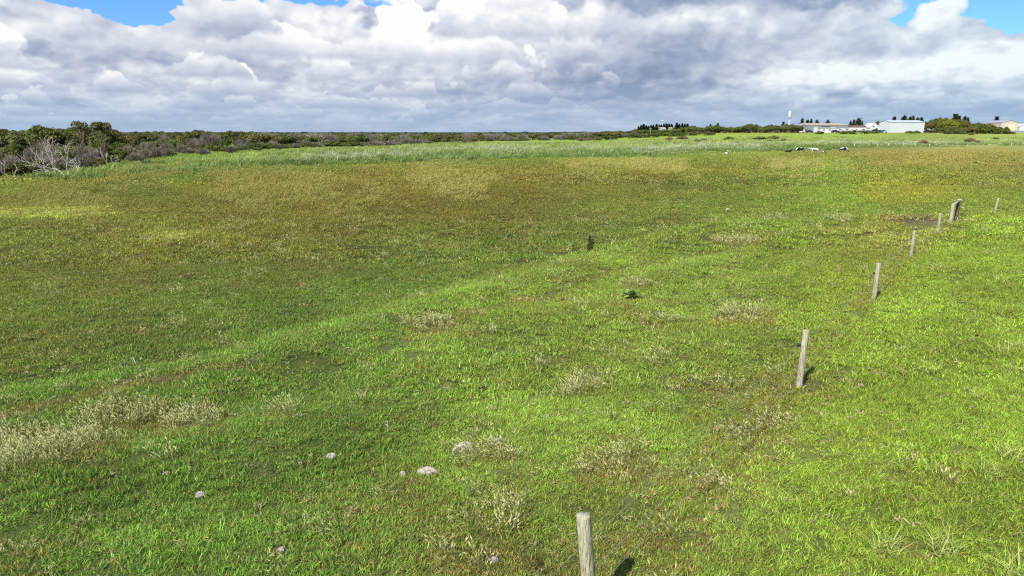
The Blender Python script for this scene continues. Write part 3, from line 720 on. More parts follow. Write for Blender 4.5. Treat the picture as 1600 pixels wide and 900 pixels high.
def twig_cloud(r, n, R, H, w, lean=(0, 0)):
    """many fine bare twigs that fan up and out from the foot of a shrub, as thin blades"""
    a = r.rand(n) * 6.283; q = r.rand(n) ** .5; el = .25 + 1.2 * r.rand(n)
    d = np.stack([np.cos(a) * np.cos(el), np.sin(a) * np.cos(el), np.sin(el)], -1)
    t0 = .25 + .6 * r.rand(n); P0 = d * t0[:, None] * np.array([R, R, H]); P0 += r.randn(n, 3) * .06 * R
    dd = d * .6 + r.randn(n, 3) * .35 + np.array([lean[0], lean[1], .35]); dd /= np.linalg.norm(dd, axis=1)[:, None]
    L = (.18 + .22 * r.rand(n))[:, None] * H; P1 = P0 + dd * L
    sd = np.cross(dd, r.randn(n, 3)); sd /= np.linalg.norm(sd, axis=1)[:, None]; sd *= w
    Vv = np.stack([P0 - sd, P0 + sd, P1 + sd * .4, P1 - sd * .4], 1); Vv[:, :, 2] = np.maximum(Vv[:, :, 2], .02)
    return Vv.reshape(-1, 3), (np.arange(n) * 4)[:, None] + np.array([[0, 1, 2, 3]]), np.repeat(r.rand(n), 4), np.repeat(r.rand(n), 4)
def leafmesh(name, clouds, mat):
    vs, fs, a, b, o = [], [], [], [], 0
    for v, f, r1, r2 in clouds: vs.append(v); fs.append(f + o); a.append(r1); b.append(r2); o += len(v)
    return mesh_np(name, np.concatenate(vs), np.concatenate(fs), mat, {'rnd': np.concatenate(a), 'rn2': np.concatenate(b)})
def dome_lobes(r, n, R, H, top=.9, lo=.45, rs=(.25, .42)):
    out = []
    for i in range(n):
        a = r.rand() * 6.283; q = math.sqrt(r.rand()) * R * .8; s = R * (rs[0] + (rs[1] - rs[0]) * r.rand())
        z = H * (lo + (top - lo) * (1 - (q / R) ** 2) * (.6 + .4 * r.rand())) - s * .55
        out.append((math.cos(a) * q, math.sin(a) * q, max(z, .15 * H), s, s, s * .62))
    return out
def bake_branches(lst, mat, name, sides=4):
    mb = MB()
    for pts, rr in lst: mb.tube(pts, rr, sides)
    return mb.mesh(name, mat, smooth=True)
def proto_tree(seed, R, H, nl, n, leaf, mat, lo=.45, trunks=3, size_name='crown'):
    """wind-clipped coastal tree: domed crown carried on several crooked stems; returns (crown mesh, trunk mesh)"""
    r = R_(seed); L = dome_lobes(r, nl, R, H, .95, lo)
    crown = leafmesh('crown', [leaf_cloud(r, L, n, leaf, floor=.15 * H * (lo > .3))], mat)
    br = []
    for i, l in enumerate(L[:trunks * 3]):
        b = Vector((r.randn() * .12 * R, r.randn() * .12 * R, -.1)); e = Vector(l[:3]); m = b.lerp(e, .5) + Vector((r.randn() * .1 * R, r.randn() * .1 * R, .05 * H))
        br.append(([b, b.lerp(m, .5) + Vector((0, 0, .08 * H)), m, e], [.035 * R, .028 * R, .02 * R, .008 * R]))
    return crown, bake_branches(br, BARK, 'trunk')
def proto_pine(seed, H, R, tiers, n, dense=1.0):
    r = R_(seed); clouds = []; V_, F_, o = [], [], 0
    P, D = [], []
    for t in range(tiers):
        k = (t + .5 * r.rand()) / tiers; z = H * (.12 + .86 * k); rr = R * (1 - k) ** .8 * (.8 + .35 * r.rand()) + .05 * R
        nb = 6
        for b in range(nb):
            a = 6.283 * (b + r.rand() * .7) / nb; m = int(n / tiers / nb * (1.4 - k))
            q = r.rand(m) ** .7
            P.append(np.stack([np.cos(a) * q * rr, np.sin(a) * q * rr, z + q * rr * .18 + r.randn(m) * .02 * H], -1) + r.randn(m, 3) * R * .05)
            D.append(np.tile([np.cos(a), np.sin(a), .35], (m, 1)))
    P = np.concatenate(P); D = np.concatenate(D); n = len(P)
    nr = r.randn(n, 3) * .5 + np.array([0, 0, .8]); a = D + r.randn(n, 3) * .35; a /= np.linalg.norm(a, axis=1)[:, None]; b = np.cross(nr, a); b /= np.linalg.norm(b, axis=1)[:, None]
    s = .055 * H * (.5 + .8 * r.rand(n))[:, None] * dense
    Vv = np.stack([P - a * s, P + b * s * .5, P + a * s, P - b * s * .5], 1)
    crown = mesh_np('crown', Vv.reshape(-1, 3), (np.arange(n) * 4)[:, None] + np.array([[0, 1, 2, 3]]), L_PINE, {'rnd': np.repeat(r.rand(n), 4), 'rn2': np.repeat(r.rand(n), 4)})
    return crown, MB().tube([(0, 0, -.1), (0, 0, H * .5), (0, 0, H * .97)], [.03 * H, .018 * H, .003 * H], 6).mesh('trunk', BARK, True)
def plant(name, parts, loc, scale, rz, label, cat, group=None, tint=(1, 1, 1), rx=0.0):
    """a thing: an Empty at the foot that parents its crown and trunk (copies share the meshes)"""
    e = bpy.data.objects.new(name, None); COL.objects.link(e); e.location = loc; e.rotation_euler = (rx, 0, rz)
    e.scale = scale if hasattr(scale, '__len__') else (scale,) * 3; e.empty_display_size = .3
    e['label'] = label; e['category'] = cat
    if group: e['group'] = group
    for nm, me in parts:
        c = bpy.data.objects.new(nm, me); COL.objects.link(c); c.parent = e; c.color = tuple(tint) + (1,)
    return e
def single(name, me, loc, scale, rz, label, cat, group=None, tint=(1, 1, 1)):
    o = bpy.data.objects.new(name, me); COL.objects.link(o); o.location = loc; o.rotation_euler.z = rz
    o.scale = scale if hasattr(scale, '__len__') else (scale,) * 3; o.color = tuple(tint) + (1,)
    o['label'] = label; o['category'] = cat
    if group: o['group'] = group
    return o
# unit plants: radius about 1, height about 1 (scaled when planted)
TREES = [proto_tree(500 + k, 1.0, 1.0, 13 + k % 3 * 3, 5200, .055, [L_OLIVE, L_GREEN][k % 2], .5, 3) for k in range(5)]
SHRUBS = [proto_tree(520 + k, 1.0, 1.0, 12, 3600, .06, [L_OLIVE, L_GREEN][k % 2], .25, 2) for k in range(4)]
def proto_grey(seed, mat_t, mat_l, nt_, nl_, leaf=.05, w=.010):
    r = R_(seed); L = dome_lobes(r, 10, 1.0, .95, .9, .25)
    return leafmesh('foliage', [leaf_cloud(r, L, nl_, leaf, floor=.03)], mat_l), leafmesh('twigs', [twig_cloud(r, nt_, 1.0, 1.0, w, (-.1, 0))], mat_t)
GREYS = [proto_grey(540 + k, L_TWIG, L_GREY, 1900, 1500 + 500 * (k % 2)) for k in range(4)]
MOUNDS = [proto_grey(560 + k, L_MOUND, L_MOUND, 1200, 1200, .06, .014) for k in range(2)]
PINES = [proto_pine(580, 1, .26, 13, 1500), proto_pine(581, 1, .22, 15, 1500), proto_pine(582, 1, .42, 11, 1700), proto_pine(583, 1, .30, 9, 900, 1.2)]

# ------------------------------------------------------------------ the scrub along the left and the far side
BASE = ([-400, 0, 50, 100, 150, 200, 250, 300, 350, 400, 430, 500, 560, 620, 660, 700, 850, 940, 1000, 1110], [330, 277, 279, 271, 264, 256, 250, 244, 240, 236, 234, 231, 230, 228, 226, 222.5, 220, 219, 215, 213])
TOPL = ([-400, 0, 12, 28, 40, 70, 85, 100, 120, 135, 150, 165, 180, 190, 230, 285, 300, 312, 340, 360, 400, 430, 500, 520, 600, 700, 900, 955, 1000, 1080, 1110], [195, 199, 200, 204, 199, 196, 199, 199, 197, 196.5, 199, 199, 200, 205, 204, 206, 203.5, 202, 206.5, 204, 205, 207, 208, 207, 208.5, 208.5, 207.5, 204, 203, 197, 198])
def ztop(px, D): return CAM_H + D * (206 - np.interp(px, *TOPL)) / FPX
def front(px):
    p = at(px, float(np.interp(px, *BASE))); return p.y
ORD = 'first second third fourth fifth sixth seventh eighth ninth tenth eleventh twelfth thirteenth fourteenth fifteenth sixteenth seventeenth eighteenth nineteenth twentieth'.split()
TENS = ['', '', 'twenty', 'thirty', 'forty', 'fifty']
def ordinal(i):                                  # 0 -> first
    return ORD[i] if i < 20 else (TENS[(i + 1) // 10] + '-' + ORD[(i + 1) % 10 - 1] if (i + 1) % 10 else {30: 'thirtieth', 40: 'fortieth', 50: 'fiftieth'}[i + 1])
def flush(Q, text):
    """plant a queue of (px, D, kind, h, w) row by row; each label counts the plants of that look from the left"""
    count = {}
    for px, D, kind, h, w, put in sorted(Q, key=lambda q: q[0]):
        x, y = project(*on(px, D)); 
        if px < 0: lab = text[kind][1] + ' past the left edge, %s from the edge'; k = (kind, 1)
        else: lab = '%s ' + text[kind][0]; k = (kind, 0)
        i = count.get(k, 0); count[k] = i + 1
        if px < 0:
            tot = sum(1 for q in Q if q[0] < 0 and q[2] == kind); lab = lab % ordinal(tot - 1 - i)
        else: lab = lab % ordinal(i)
        put(px, D, kind, h, w, lab, text[kind][2])
def scrub():
    r = R_(21); fr = {px: front(px) for px in range(-280, 1101, 20)}; FX = sorted(fr); FY = [fr[k] for k in FX]
    def put(px, D, kind, h, wr, label, group):
        p = on(px, D)
        if kind == 'g': parts, nm, cat = GREYS[r.randint(4)], 'grey_shrub', 'shrub'
        elif kind == 's': parts, nm, cat = SHRUBS[r.randint(4)], 'coastal_shrub', 'shrub'
        else: parts, nm, cat = TREES[r.randint(5)], 'coastal_tree', 'tree'
        t = (.62 + .36 * r.rand()); tint = (t * (1 + .05 * r.randn()), t, t * (1 + .05 * r.randn()))
        names = ('foliage', 'twigs') if kind == 'g' else ('crown', 'trunk')
        plant(nm, list(zip(names, parts)), p, (wr, wr * (.8 + .4 * r.rand()), h), r.rand() * 6.28, label, cat, group, np.clip(tint, .5, 1.5))
    # band 1: left thicket, front rows grey and twiggy, back rows green domes
    for row, (m0, m1, n) in enumerate(((1.0, 1.10, 30), (1.09, 1.25, 34), (1.24, 1.5, 34), (1.5, 1.95, 40), (1.95, 2.7, 40))):
        Q = []
        for i in range(n):
            px = -150 + (i + r.rand() * .8) / n * (610 + 40); f = float(np.interp(px, FX, FY)); D = f * (m0 + (m1 - m0) * r.rand())
            zt = float(ztop(px, D)); z0 = float(terrain(on(px, D).x, D)); hmax = zt - z0
            if row <= 1: kind = 'g' if r.rand() < .68 else 's'; h = min((1.3 + .9 * r.rand()) * (1 + row * .5), hmax * .85); w = 1.2 + 1.2 * r.rand()
            elif row == 2: kind = 'g' if r.rand() < .35 else ('t' if r.rand() < .6 else 's'); h = min(2.6 + 1.4 * r.rand(), hmax * .95); w = 1.8 + 1.2 * r.rand()
            else: kind = 't'; h = min(hmax * (.86 + .16 * r.rand()), 8.5); w = max(2.8 + 1.8 * r.rand(), h * .8)
            if h < .7: continue
            Q.append((px, D, kind, h * 1.05, w, put))
        rn = ('front', 'second', 'third', 'fourth', 'back')[row]
        flush(Q, {'g': ('grey twiggy shrub from the left in the %s row of the left scrub' % rn, '%s row grey twiggy shrub' % rn, 'grey shrubs of the left scrub'),
                  's': ('low olive shrub from the left in the %s row of the left scrub' % rn, '%s row low olive shrub' % rn, 'olive shrubs of the left scrub'),
                  't': ('domed olive tree from the left in the %s row of the left scrub' % rn, '%s row domed olive tree' % rn, 'domed trees of the left scrub')})
    # band 2: distant scrub beyond the reeds, middle of the view
    for row, (m0, m1, n) in enumerate(((1.0, 1.06, 44), (1.07, 1.2, 44), (1.25, 1.7, 46))):
        Q = []
        for i in range(n):
            px = 392 + (i + r.rand()) / n * 608; f = float(np.interp(px, FX, FY)); D = f * (m0 + (m1 - m0) * r.rand())
            hmax = float(ztop(px, D)) - float(terrain(on(px, D).x, D))
            kind = ('g' if r.rand() < .7 else 's') if row == 0 else ('g' if r.rand() < .25 else 't')
            h = (1.6 + 1.0 * r.rand()) if row == 0 else hmax * (.8 + .25 * r.rand()); h = float(np.clip(h, .8, 7)); w = (2.6 + 2.2 * r.rand()) * (1 + row * .4)
            Q.append((px, D, kind, h, w, put))
        rn = ('front', 'middle', 'back')[row]
        flush(Q, {'g': ('grey shrub from the left in the %s row of distant scrub beyond the reeds' % rn, '', 'grey shrubs beyond the reeds'),
                  's': ('green shrub from the left in the %s row of distant scrub beyond the reeds' % rn, '', 'green shrubs beyond the reeds'),
                  't': ('dark round topped tree from the left in the %s row of distant scrub' % rn, '', 'dark trees beyond the reeds')})
    # band 3: tree belt below the pines and on to the sheds
    prof = ([985, 1000, 1020, 1050, 1075, 1085, 1100, 1115, 1122, 1130, 1150, 1170, 1178, 1190, 1205, 1215, 1230, 1245], [203, 202, 203, 202, 198, 196, 200, 195, 197, 199, 199.5, 194, 195, 199, 195, 197, 194, 195])
    for i in range(54):
        px = 985 + (i + r.rand()) / 54 * 262; D = 380 + 60 * r.rand(); row2 = i % 3 == 0
        p = on(px, D); zt = CAM_H + D * (206 - float(np.interp(px, *prof))) / FPX; h = (zt - p.z) * (1.0 + .16 * r.rand())
        if px < 1110 and row2: D = 345 + 15 * r.rand(); p = on(px, D); h = 1.8 + .8 * r.rand()
        parts = (SHRUBS[r.randint(4)] if row2 else TREES[r.randint(5)]); t = .75 + .35 * r.rand()
        plant('belt_shrub' if row2 else 'belt_tree', list(zip(('crown', 'trunk'), parts)), p, (3.0 + 1.8 * r.rand(), 3.4, max(h, 1.5)), r.rand() * 6.28,
              (ordinal(i // 3) + ' olive shrub from the left at the foot of the tree belt') if row2 else (ordinal(i - i // 3 - 1) + ' dark rounded tree from the left in the belt left of the sheds'), 'shrub' if row2 else 'tree',
              'shrubs under the tree belt' if row2 else 'trees of the belt left of the sheds', (t * .84, t * .9, t * .85))
scrub()
def far_wood():
    # the last wooded rise on the horizon: reads as one mass
    r = R_(31); n = 900; px = -300 + 2300 * r.rand(n); D = 620 + 500 * r.rand(n)
    x = (px - 800) / FPX * D; z = np.maximum(terrain(x, D), 0)
    # a low far ridge left of the middle
    rp = bpy.data.objects.new('far_crown', None)
    tops = 206.2 + 1.3 * r.rand(n); h = np.clip(CAM_H + D * (206 - tops) / FPX - z + 1.2 * r.rand(n) ** 3, 1.0, 7)
    gm = leafmat('far_leaves', (64, 78, 56), (82, 92, 62)); pr = []
    for k in range(3):
        q = R_(600 + k); pr.append(bpy.data.objects.new('far_crown', leafmesh('far_crown', [leaf_cloud(q, dome_lobes(q, 9, 1, 1, .95, .3), 500, .12)], gm)))
    s = 5 + 4 * r.rand(n)
    scatter('far_wood', pr, np.stack([x, D, z], -1), np.stack([0 * x, 0 * x, r.rand(n) * 6.28], -1), np.stack([s, s, h], -1), np.tile([.1, .1, .1], (n, 1)), np.zeros(n), seed=3, kind='stuff', label='far off dark scrub along the horizon')
far_wood()
def dead_trees():
    spec = [(108, 277, 4.6, (-.75, .1, .75), .085, 5, 'large bleached dead tree leaning left at the foot of the scrub'), (90, 274, 3.4, (-.9, 0, .6), .06, 4, 'bleached dead tree half hidden behind the large leaning one'),
            (126, 272, 3.2, (-.35, .1, .9), .05, 4, 'bare grey tree just right of the large leaning dead one'), (176, 260, 3.0, (-.5, 0, .8), .05, 4, 'pale slanting dead trunk above the reeds, rightmost of the dead trees'),
            (152, 248, 3.2, (-.2, 0, 1), .06, 3, 'upright pale dead stem between the grey shrubs'), (20, 278, 2.2, (-.8, 0, .5), .05, 4, 'low dead branch tangle at the far left edge of the scrub')]
    r = R_(41)
    for px, py, H, d, rad_, dep, lab in spec:
        p = at(px, py + 3); out = []
        branches(r, (0, 0, -.05), d, H * .55, rad_, dep - 1, out, .42, .04, 3, .017)
        branches(r, (.1, .1, -.05), (d[0] * .6, .3, .8), H * .5, rad_ * .8, dep - 2, out, .45, .04, 3, .015)
        me = bake_branches(out, DEADBARK, 'dead_tree', 3); o = link('dead_tree', me, None, p); o['label'] = lab; o['category'] = 'dead tree'; o['group'] = 'dead trees in the left scrub'
    # two airy tree tops standing over the thicket
    for i, (px, top, D, R, lab) in enumerate(((165, 191.5, 118, 1.5, 'dark round headed tree standing above the left scrub against the sky'), (132, 190.5, 122, 1.3, 'thin airy tree top above the left scrub, next to the dark round headed tree'))):
        p = on(px, D); h = CAM_H + D * (206 - top) / FPX - p.z
        q = R_(700 + i); U = [(-.62, 0, .90, .5, .45, .10), (.55, .1, .88, .5, .45, .11), (0, -.2, .93, .42, .4, .075), (.1, .4, .84, .5, .4, .09)]
        L = [(l[0] * R, l[1] * R, l[2] * h, l[3] * R, l[4] * R, l[5] * h) for l in U]
        cr = leafmesh('crown', [leaf_cloud(q, L, 2600 if i == 0 else 700, .13)], L_OLIVE); br = []
        for l in L: br.append(([Vector((0, 0, 0)), Vector((l[0] * .3, l[1] * .3, h * .5)), Vector(l[:3])], [.10, .06, .025]))
        plant('tall_tree', [('crown', cr), ('trunk', bake_branches(br, BARK, 'trunk'))], p, 1.0, 0, lab, 'tree', None, (.9, .85, .8))
dead_trees()
def pines():
    r = R_(51)
    row = [(997, 197.5), (1001, 195.5), (1005, 194), (1009, 196), (1012.5, 197), (1016.5, 195.5), (1020, 195), (1025, 194), (1029, 195), (1032.5, 195), (1036.5, 193.5), (1040.5, 193), (1044.5, 193.5), (1048.5, 194)]
    row2 = [(1056.5, 192), (1060.5, 194), (1065, 193), (1069, 194), (1073, 193.5)]
    for rw, lab, grp in ((row, 'dark conifer from the left in the longer planted row on the horizon', 'longer row of conifers'), (row2, 'dark conifer from the left in the shorter planted row on the horizon', 'shorter row of conifers')):
        for ci, (px, top) in enumerate(rw):
            D = 560 + r.rand() * 10; p = on(px, D); h = CAM_H + D * (206 - top) / FPX - p.z; k = r.randint(2)
            plant('conifer', list(zip(('crown', 'trunk'), PINES[k])), p, (h * 1.5, h * 1.5, h), r.rand() * 6, ordinal(ci) + ' ' + lab, 'conifer', grp, (1, 1, 1))
    one = [(1109, 194, 3, 480, 'leftmost conifer top behind the rounded tree belt'), (1120, 192, 3, 480, 'taller conifer top right of the leftmost one behind the tree belt'), (1222, 190, 3, 520, 'pale green pine top beside the water tower'),
           (1251, 185.5, 0, 520, 'tall narrow pine behind the left end of the grey shed'), (1259.5, 187, 3, 520, 'open pine, left one of a close pair behind the grey shed roof'), (1265, 186.5, 1, 520, 'open pine, right one of a close pair behind the grey shed roof'),
           (1274, 188, 2, 500, 'broad pine crown just above the middle of the grey shed roof'), (1291, 188, 2, 500, 'broad pine crown above the right part of the grey shed roof'), (1326.5, 189, 1, 520, 'small narrow pine right of the tan roof end'),
           (1331.5, 187.5, 0, 520, 'second pine of the clump between the sheds'), (1338.5, 185, 2, 510, 'widest and tallest pine of the clump between the sheds'), (1344, 189, 1, 520, 'last small pine of the clump between the sheds'),
           (1394, 182.5, 3, 540, 'thin pine top behind the left end of the big pale shed'), (1409, 181, 2, 540, 'dark pyramid shaped pine behind the middle of the big pale shed'), (1419, 183, 2, 540, 'dark pine behind the big pale shed, left of a pair'), (1423, 181.5, 1, 540, 'dark pine behind the big pale shed, right of a pair'),
           (1430, 184, 0, 540, 'low pine behind the right part of the big pale shed'), (1436, 183.5, 0, 540, 'low pine at the right end of the big pale shed'), (1488, 177.5, 3, 470, 'tallest pine rising above the leafy trees right of the big pale shed'), (1494, 180.5, 3, 470, 'second pine above the leafy trees right of the big pale shed'),
           (1503, 182, 0, 470, 'dark pine at the right end of the leafy trees'), (1508, 184, 1, 480, 'last dark pine right of the leafy trees'), (1553, 181.5, 3, 500, 'lone wind bent pine beside the cream shed')]
    for px, top, k, D, lab in one:
        p = on(px, D); h = CAM_H + D * (206 - top) / FPX - p.z
        plant('pine_tree', list(zip(('crown', 'trunk'), PINES[k])), p, (h * 1.0, h * 1.0, h), r.rand() * 6, lab, 'pine', None, (1.1, 1.1, 1.1), rx=0)
    big = [(1369, 189, 470, 4.2, 1, 'round green tree behind the white gabled house'), (1379.5, 192, 470, 3.6, 1, 'green tree between the white house and the big pale shed'),
           (1447, 188, 440, 3.6, 0, 'brownish leafy tree against the right end of the big pale shed'), (1455, 186.5, 445, 4, 0, 'brownish leafy tree, second from the big pale shed'), (1463, 182.5, 450, 4, 0, 'brownish leafy tree with the highest crown beside the big pale shed'), (1472, 183.5, 445, 4.2, 1, 'yellow green leafy tree in front of the tallest pine'),
           (1483, 185, 440, 4.5, 1, 'yellow flowering tree in the middle of the leafy clump'), (1496, 184, 445, 5, 0, 'dark leafy tree under the tallest pines'), (1505, 187, 440, 4, 0, 'dark leafy tree at the right of the leafy clump'),
           (1525, 191, 430, 4, 0, 'brown topped tree behind the long dark bush mound'), (1540, 193, 430, 4, 0, 'olive tree behind the right half of the bush mound')]
    for i, (px, top, D, w, k, lab) in enumerate(big):
        p = on(px, D); h = CAM_H + D * (206 - top) / FPX - p.z
        tint = {1472: (1.1, 1.05, .75), 1483: (1.35, 1.2, .55)}.get(px, (.85, .76, .72) if k == 0 else (.72, .84, .68))
        plant('leafy_tree', list(zip(('crown', 'trunk'), TREES[(i * 2 + k) % 5])), p, (w, w, h), i * 1.3, lab, 'tree', None, tint)
    mound = [(1459, 203, 400, 5, 'left end bush of the first dark mound right of the big pale shed'), (1470, 199, 402, 6, 'second bush of the first dark mound'), (1482, 196.5, 404, 6.5, 'highest bush of the first dark mound'), (1495, 198.5, 402, 6, 'right bush of the first dark mound'),
             (1484, 204.5, 365, 4.5, 'low left tip of the long front bush mound'), (1495, 201, 368, 5.5, 'second bush from the left of the long front mound'), (1508, 197, 370, 6, 'olive bush left of the centre of the long front mound'), (1521, 194, 372, 6.5, 'tall bush in the centre of the long front mound'),
             (1534, 192.5, 372, 6.5, 'highest and brownest bush of the long front mound'), (1548, 195, 370, 6, 'bush right of the highest one in the long front mound'), (1560, 201, 366, 5, 'bush near the right tip of the long front mound'), (1569, 197.5, 372, 2.6, 'small umbrella shaped bush standing out of the right tip of the mound'), (1573, 204, 364, 4, 'low right tip of the long front bush mound')]
    for i, (px, top, D, w, lab) in enumerate(mound):
        p = on(px, D); h = CAM_H + D * (206 - top) / FPX - p.z
        plant('mound_bush', list(zip(('crown', 'trunk'), SHRUBS[i % 4])), p - Vector((0, 0, .2)), (w, w * .9, max(h, 1.2) * 1.05), i * 2.1, lab, 'bush', None, (.74, .85, .68) if i % 3 else (.85, .78, .66))
    low = [(1272, 1286, 209, 360, 1, 'small green bush in the field before the grey shed'), (1312, 1335, 208.3, 360, 1, 'long low green bush left of the pair before the houses'), (1332, 1372, 208.3, 362, 1, 'longest low green bush before the white houses'),
           (1413, 1424, 207.8, 372, 1, 'low round bush left of its twin before the big pale shed'), (1424, 1435, 207.8, 372, 1, 'low round bush right of its twin before the big pale shed'), (1131, 1147, 212.6, 305, 1, 'flat dark bush in the field below the tree belt'), (1176, 1197, 211.8, 305, 1, 'broad flat green bush in the field below the tree belt'), (1200, 1217, 211.5, 310, 0, 'flat brown bush right of the broad green one')]
    for px0, px1, base, D, g, lab in low:
        c = (px0 + px1) / 2; p = on(c, D); w = (px1 - px0) / 2 / FPX * D * 1.12
        plant('low_bush', list(zip(('crown', 'trunk') if g else ('foliage', 'twigs'), SHRUBS[int(c) % 4] if g else MOUNDS[0])), p, (w, min(w, 3), 1.5 + w * .08), 0 if w > 4 else c, lab, 'bush', None, (.9, 1.1, .8))
    br = [(1040, 1052, 219, 'brown bush in the light green meadow, upper left of four'), (1056, 1075, 218, 'long flat brown bush in the meadow, upper right of four'), (1040, 1050, 223.5, 'small brown bush in the meadow, lower left of four'), (1066, 1077, 223.5, 'small flat brown bush in the meadow, lower right of four'),
          (1082, 1094, 222.5, 'left half of the large brown bush clump in the meadow'), (1092, 1107, 222.5, 'right half of the large brown bush clump in the meadow'), (1150, 1156, 223.5, 'single small brown bush in the meadow right of the large clump'), (1197, 1208, 222.5, 'flat brown bush left of the rounded one above the cattle'),
          (1218, 1231, 222, 'rounded brown bush above the cattle'), (1436, 1450, 224.5, 'brown bush at the far fence'), (1507, 1523, 221.5, 'wide brown bush in the meadow at right'), (1524, 1533, 223.5, 'small brown bush touching the wide one at right'), (1513, 1522, 211, 'brown bush in the meadow below the dark bush mound'), (1550, 1560, 218.5, 'tiny brown bush in the meadow near the right edge'),
          (984, 993, 227, 'brown bush at the upper edge of the reeds'), (900, 915, 220.5, 'brown bush at the left of the field edge strip'), (912, 928, 220, 'brown bush in the middle of the field edge strip'), (926, 941, 219.5, 'brown bush at the right of the field edge strip'), (704, 718, 224.5, 'dark bush standing out before the distant scrub, left one'), (718, 742, 224.5, 'dark bush standing out before the distant scrub, right one')]
    for px0, px1, base, lab in br:
        c = (px0 + px1) / 2; p = at(c, base); w = (px1 - px0) / 2 / FPX * p.y * 1.08
        plant('brown_bush', list(zip(('foliage', 'twigs'), MOUNDS[int(c) % 2])), p, (w, w, min(.75 * w, 1.6)), c, lab, 'bush', None, (1, 1, 1))
pines()

# ------------------------------------------------------------------ sheds, houses, tower, masts
def thing(name, loc, label, cat, group=None, rz=0):
    e = bpy.data.objects.new(name, None); COL.objects.link(e); e.location = loc; e.rotation_euler.z = rz; e.empty_display_size = .5
    e['label'] = label; e['category'] = cat
    if group: e['group'] = group
    return e
PALE = ribmat('pale_steel_wall', (220, 229, 232)); PALER = ribmat('pale_steel_roof', (196, 208, 220)); GREYW = ribmat('grey_steel_wall', (150, 160, 172)); TANR = ribmat('tan_steel_roof', (186, 172, 146)); GREYR = ribmat('grey_steel_roof', (176, 182, 188))
CREAM = ribmat('cream_steel_wall', (212, 206, 190)); CREAMD = flatmat('cream_roller_door', (226, 220, 194), .6, .3, .05); WHITE = flatmat('white_paint', (226, 228, 228), .5, .3, .06); WHITER = ribmat('white_steel_roof', (214, 218, 222))
BROWNR = flatmat('brown_roof_tiles', (122, 96, 80), .8, .2, .2, 3); REDR = flatmat('dull_red_trim', (140, 60, 56)); GLASS_SHADE = flatmat('dark_glass_and_bay_shade', (40, 50, 60), .1, .6, .1); RUBBER = flatmat('tyre_rubber', (26, 26, 27), .8, .2)  # the dark glass also colours the panels that imitate shade in open bays
def gable_house(name, px0, px1, D, eave, ridge, depth, wall, roof, label, cat, rz=0, along='X', openings=(), z_off=0, over=.25):
    """walls with a pitched roof; ridge along x (long side to the viewer) or along y (gable to the viewer)"""
    c = (px0 + px1) / 2; p = on(c, D); W = (px1 - px0) / FPX * D * math.cos(0) ; h = W / 2; p.z += z_off
    e = thing(name, p, label, cat, None, rz)
    if along == 'X': prof = [(0, -.6), (depth, -.6), (depth, eave), (depth / 2, ridge - .06), (0, eave)]; link('wall', MB().prism(prof, -h, h, axis='X').mesh('wall', wall), e)
    else: prof = [(-h, -.6), (h, -.6), (h, eave), (0, ridge - .06), (-h, eave)]; link('wall', MB().prism(prof, 0, depth).mesh('wall', wall), e)
    t = .12; mb = MB(); half = depth / 2 if along == 'X' else h
    sl = (ridge - eave) / half
    for s in (-1, 1):
        a = (half + s * (half + over)) if along == 'X' else s * (h + over); b = half if along == 'X' else 0
        q = [(a, eave - sl * over + .02), (b, ridge + .02), (b, ridge + .02 + t), (a, eave - sl * over + .02 + t)]
        if along == 'X': mb.prism(q, -h - over, h + over, axis='X')
        else: mb.prism(q, -over, depth + over)
    link('roof', mb.mesh('roof', roof), e)
    for kind, x0, x1, z0, z1, m in openings:           # fractions of the width, metres up
        xa, xb = -h + x0 * W, -h + x1 * W
        o = link(kind, MB().box(xa, xb, -.06, .02, z0, z1).mesh(kind, m), e)
        if kind == 'door': link('frame', MB().box(xa - .08, xa, -.09, .02, z0, z1 + .08).box(xb, xb + .08, -.09, .02, z0, z1 + .08).box(xa, xb, -.09, .02, z1, z1 + .08).mesh('frame', WHITE), o)
    return e
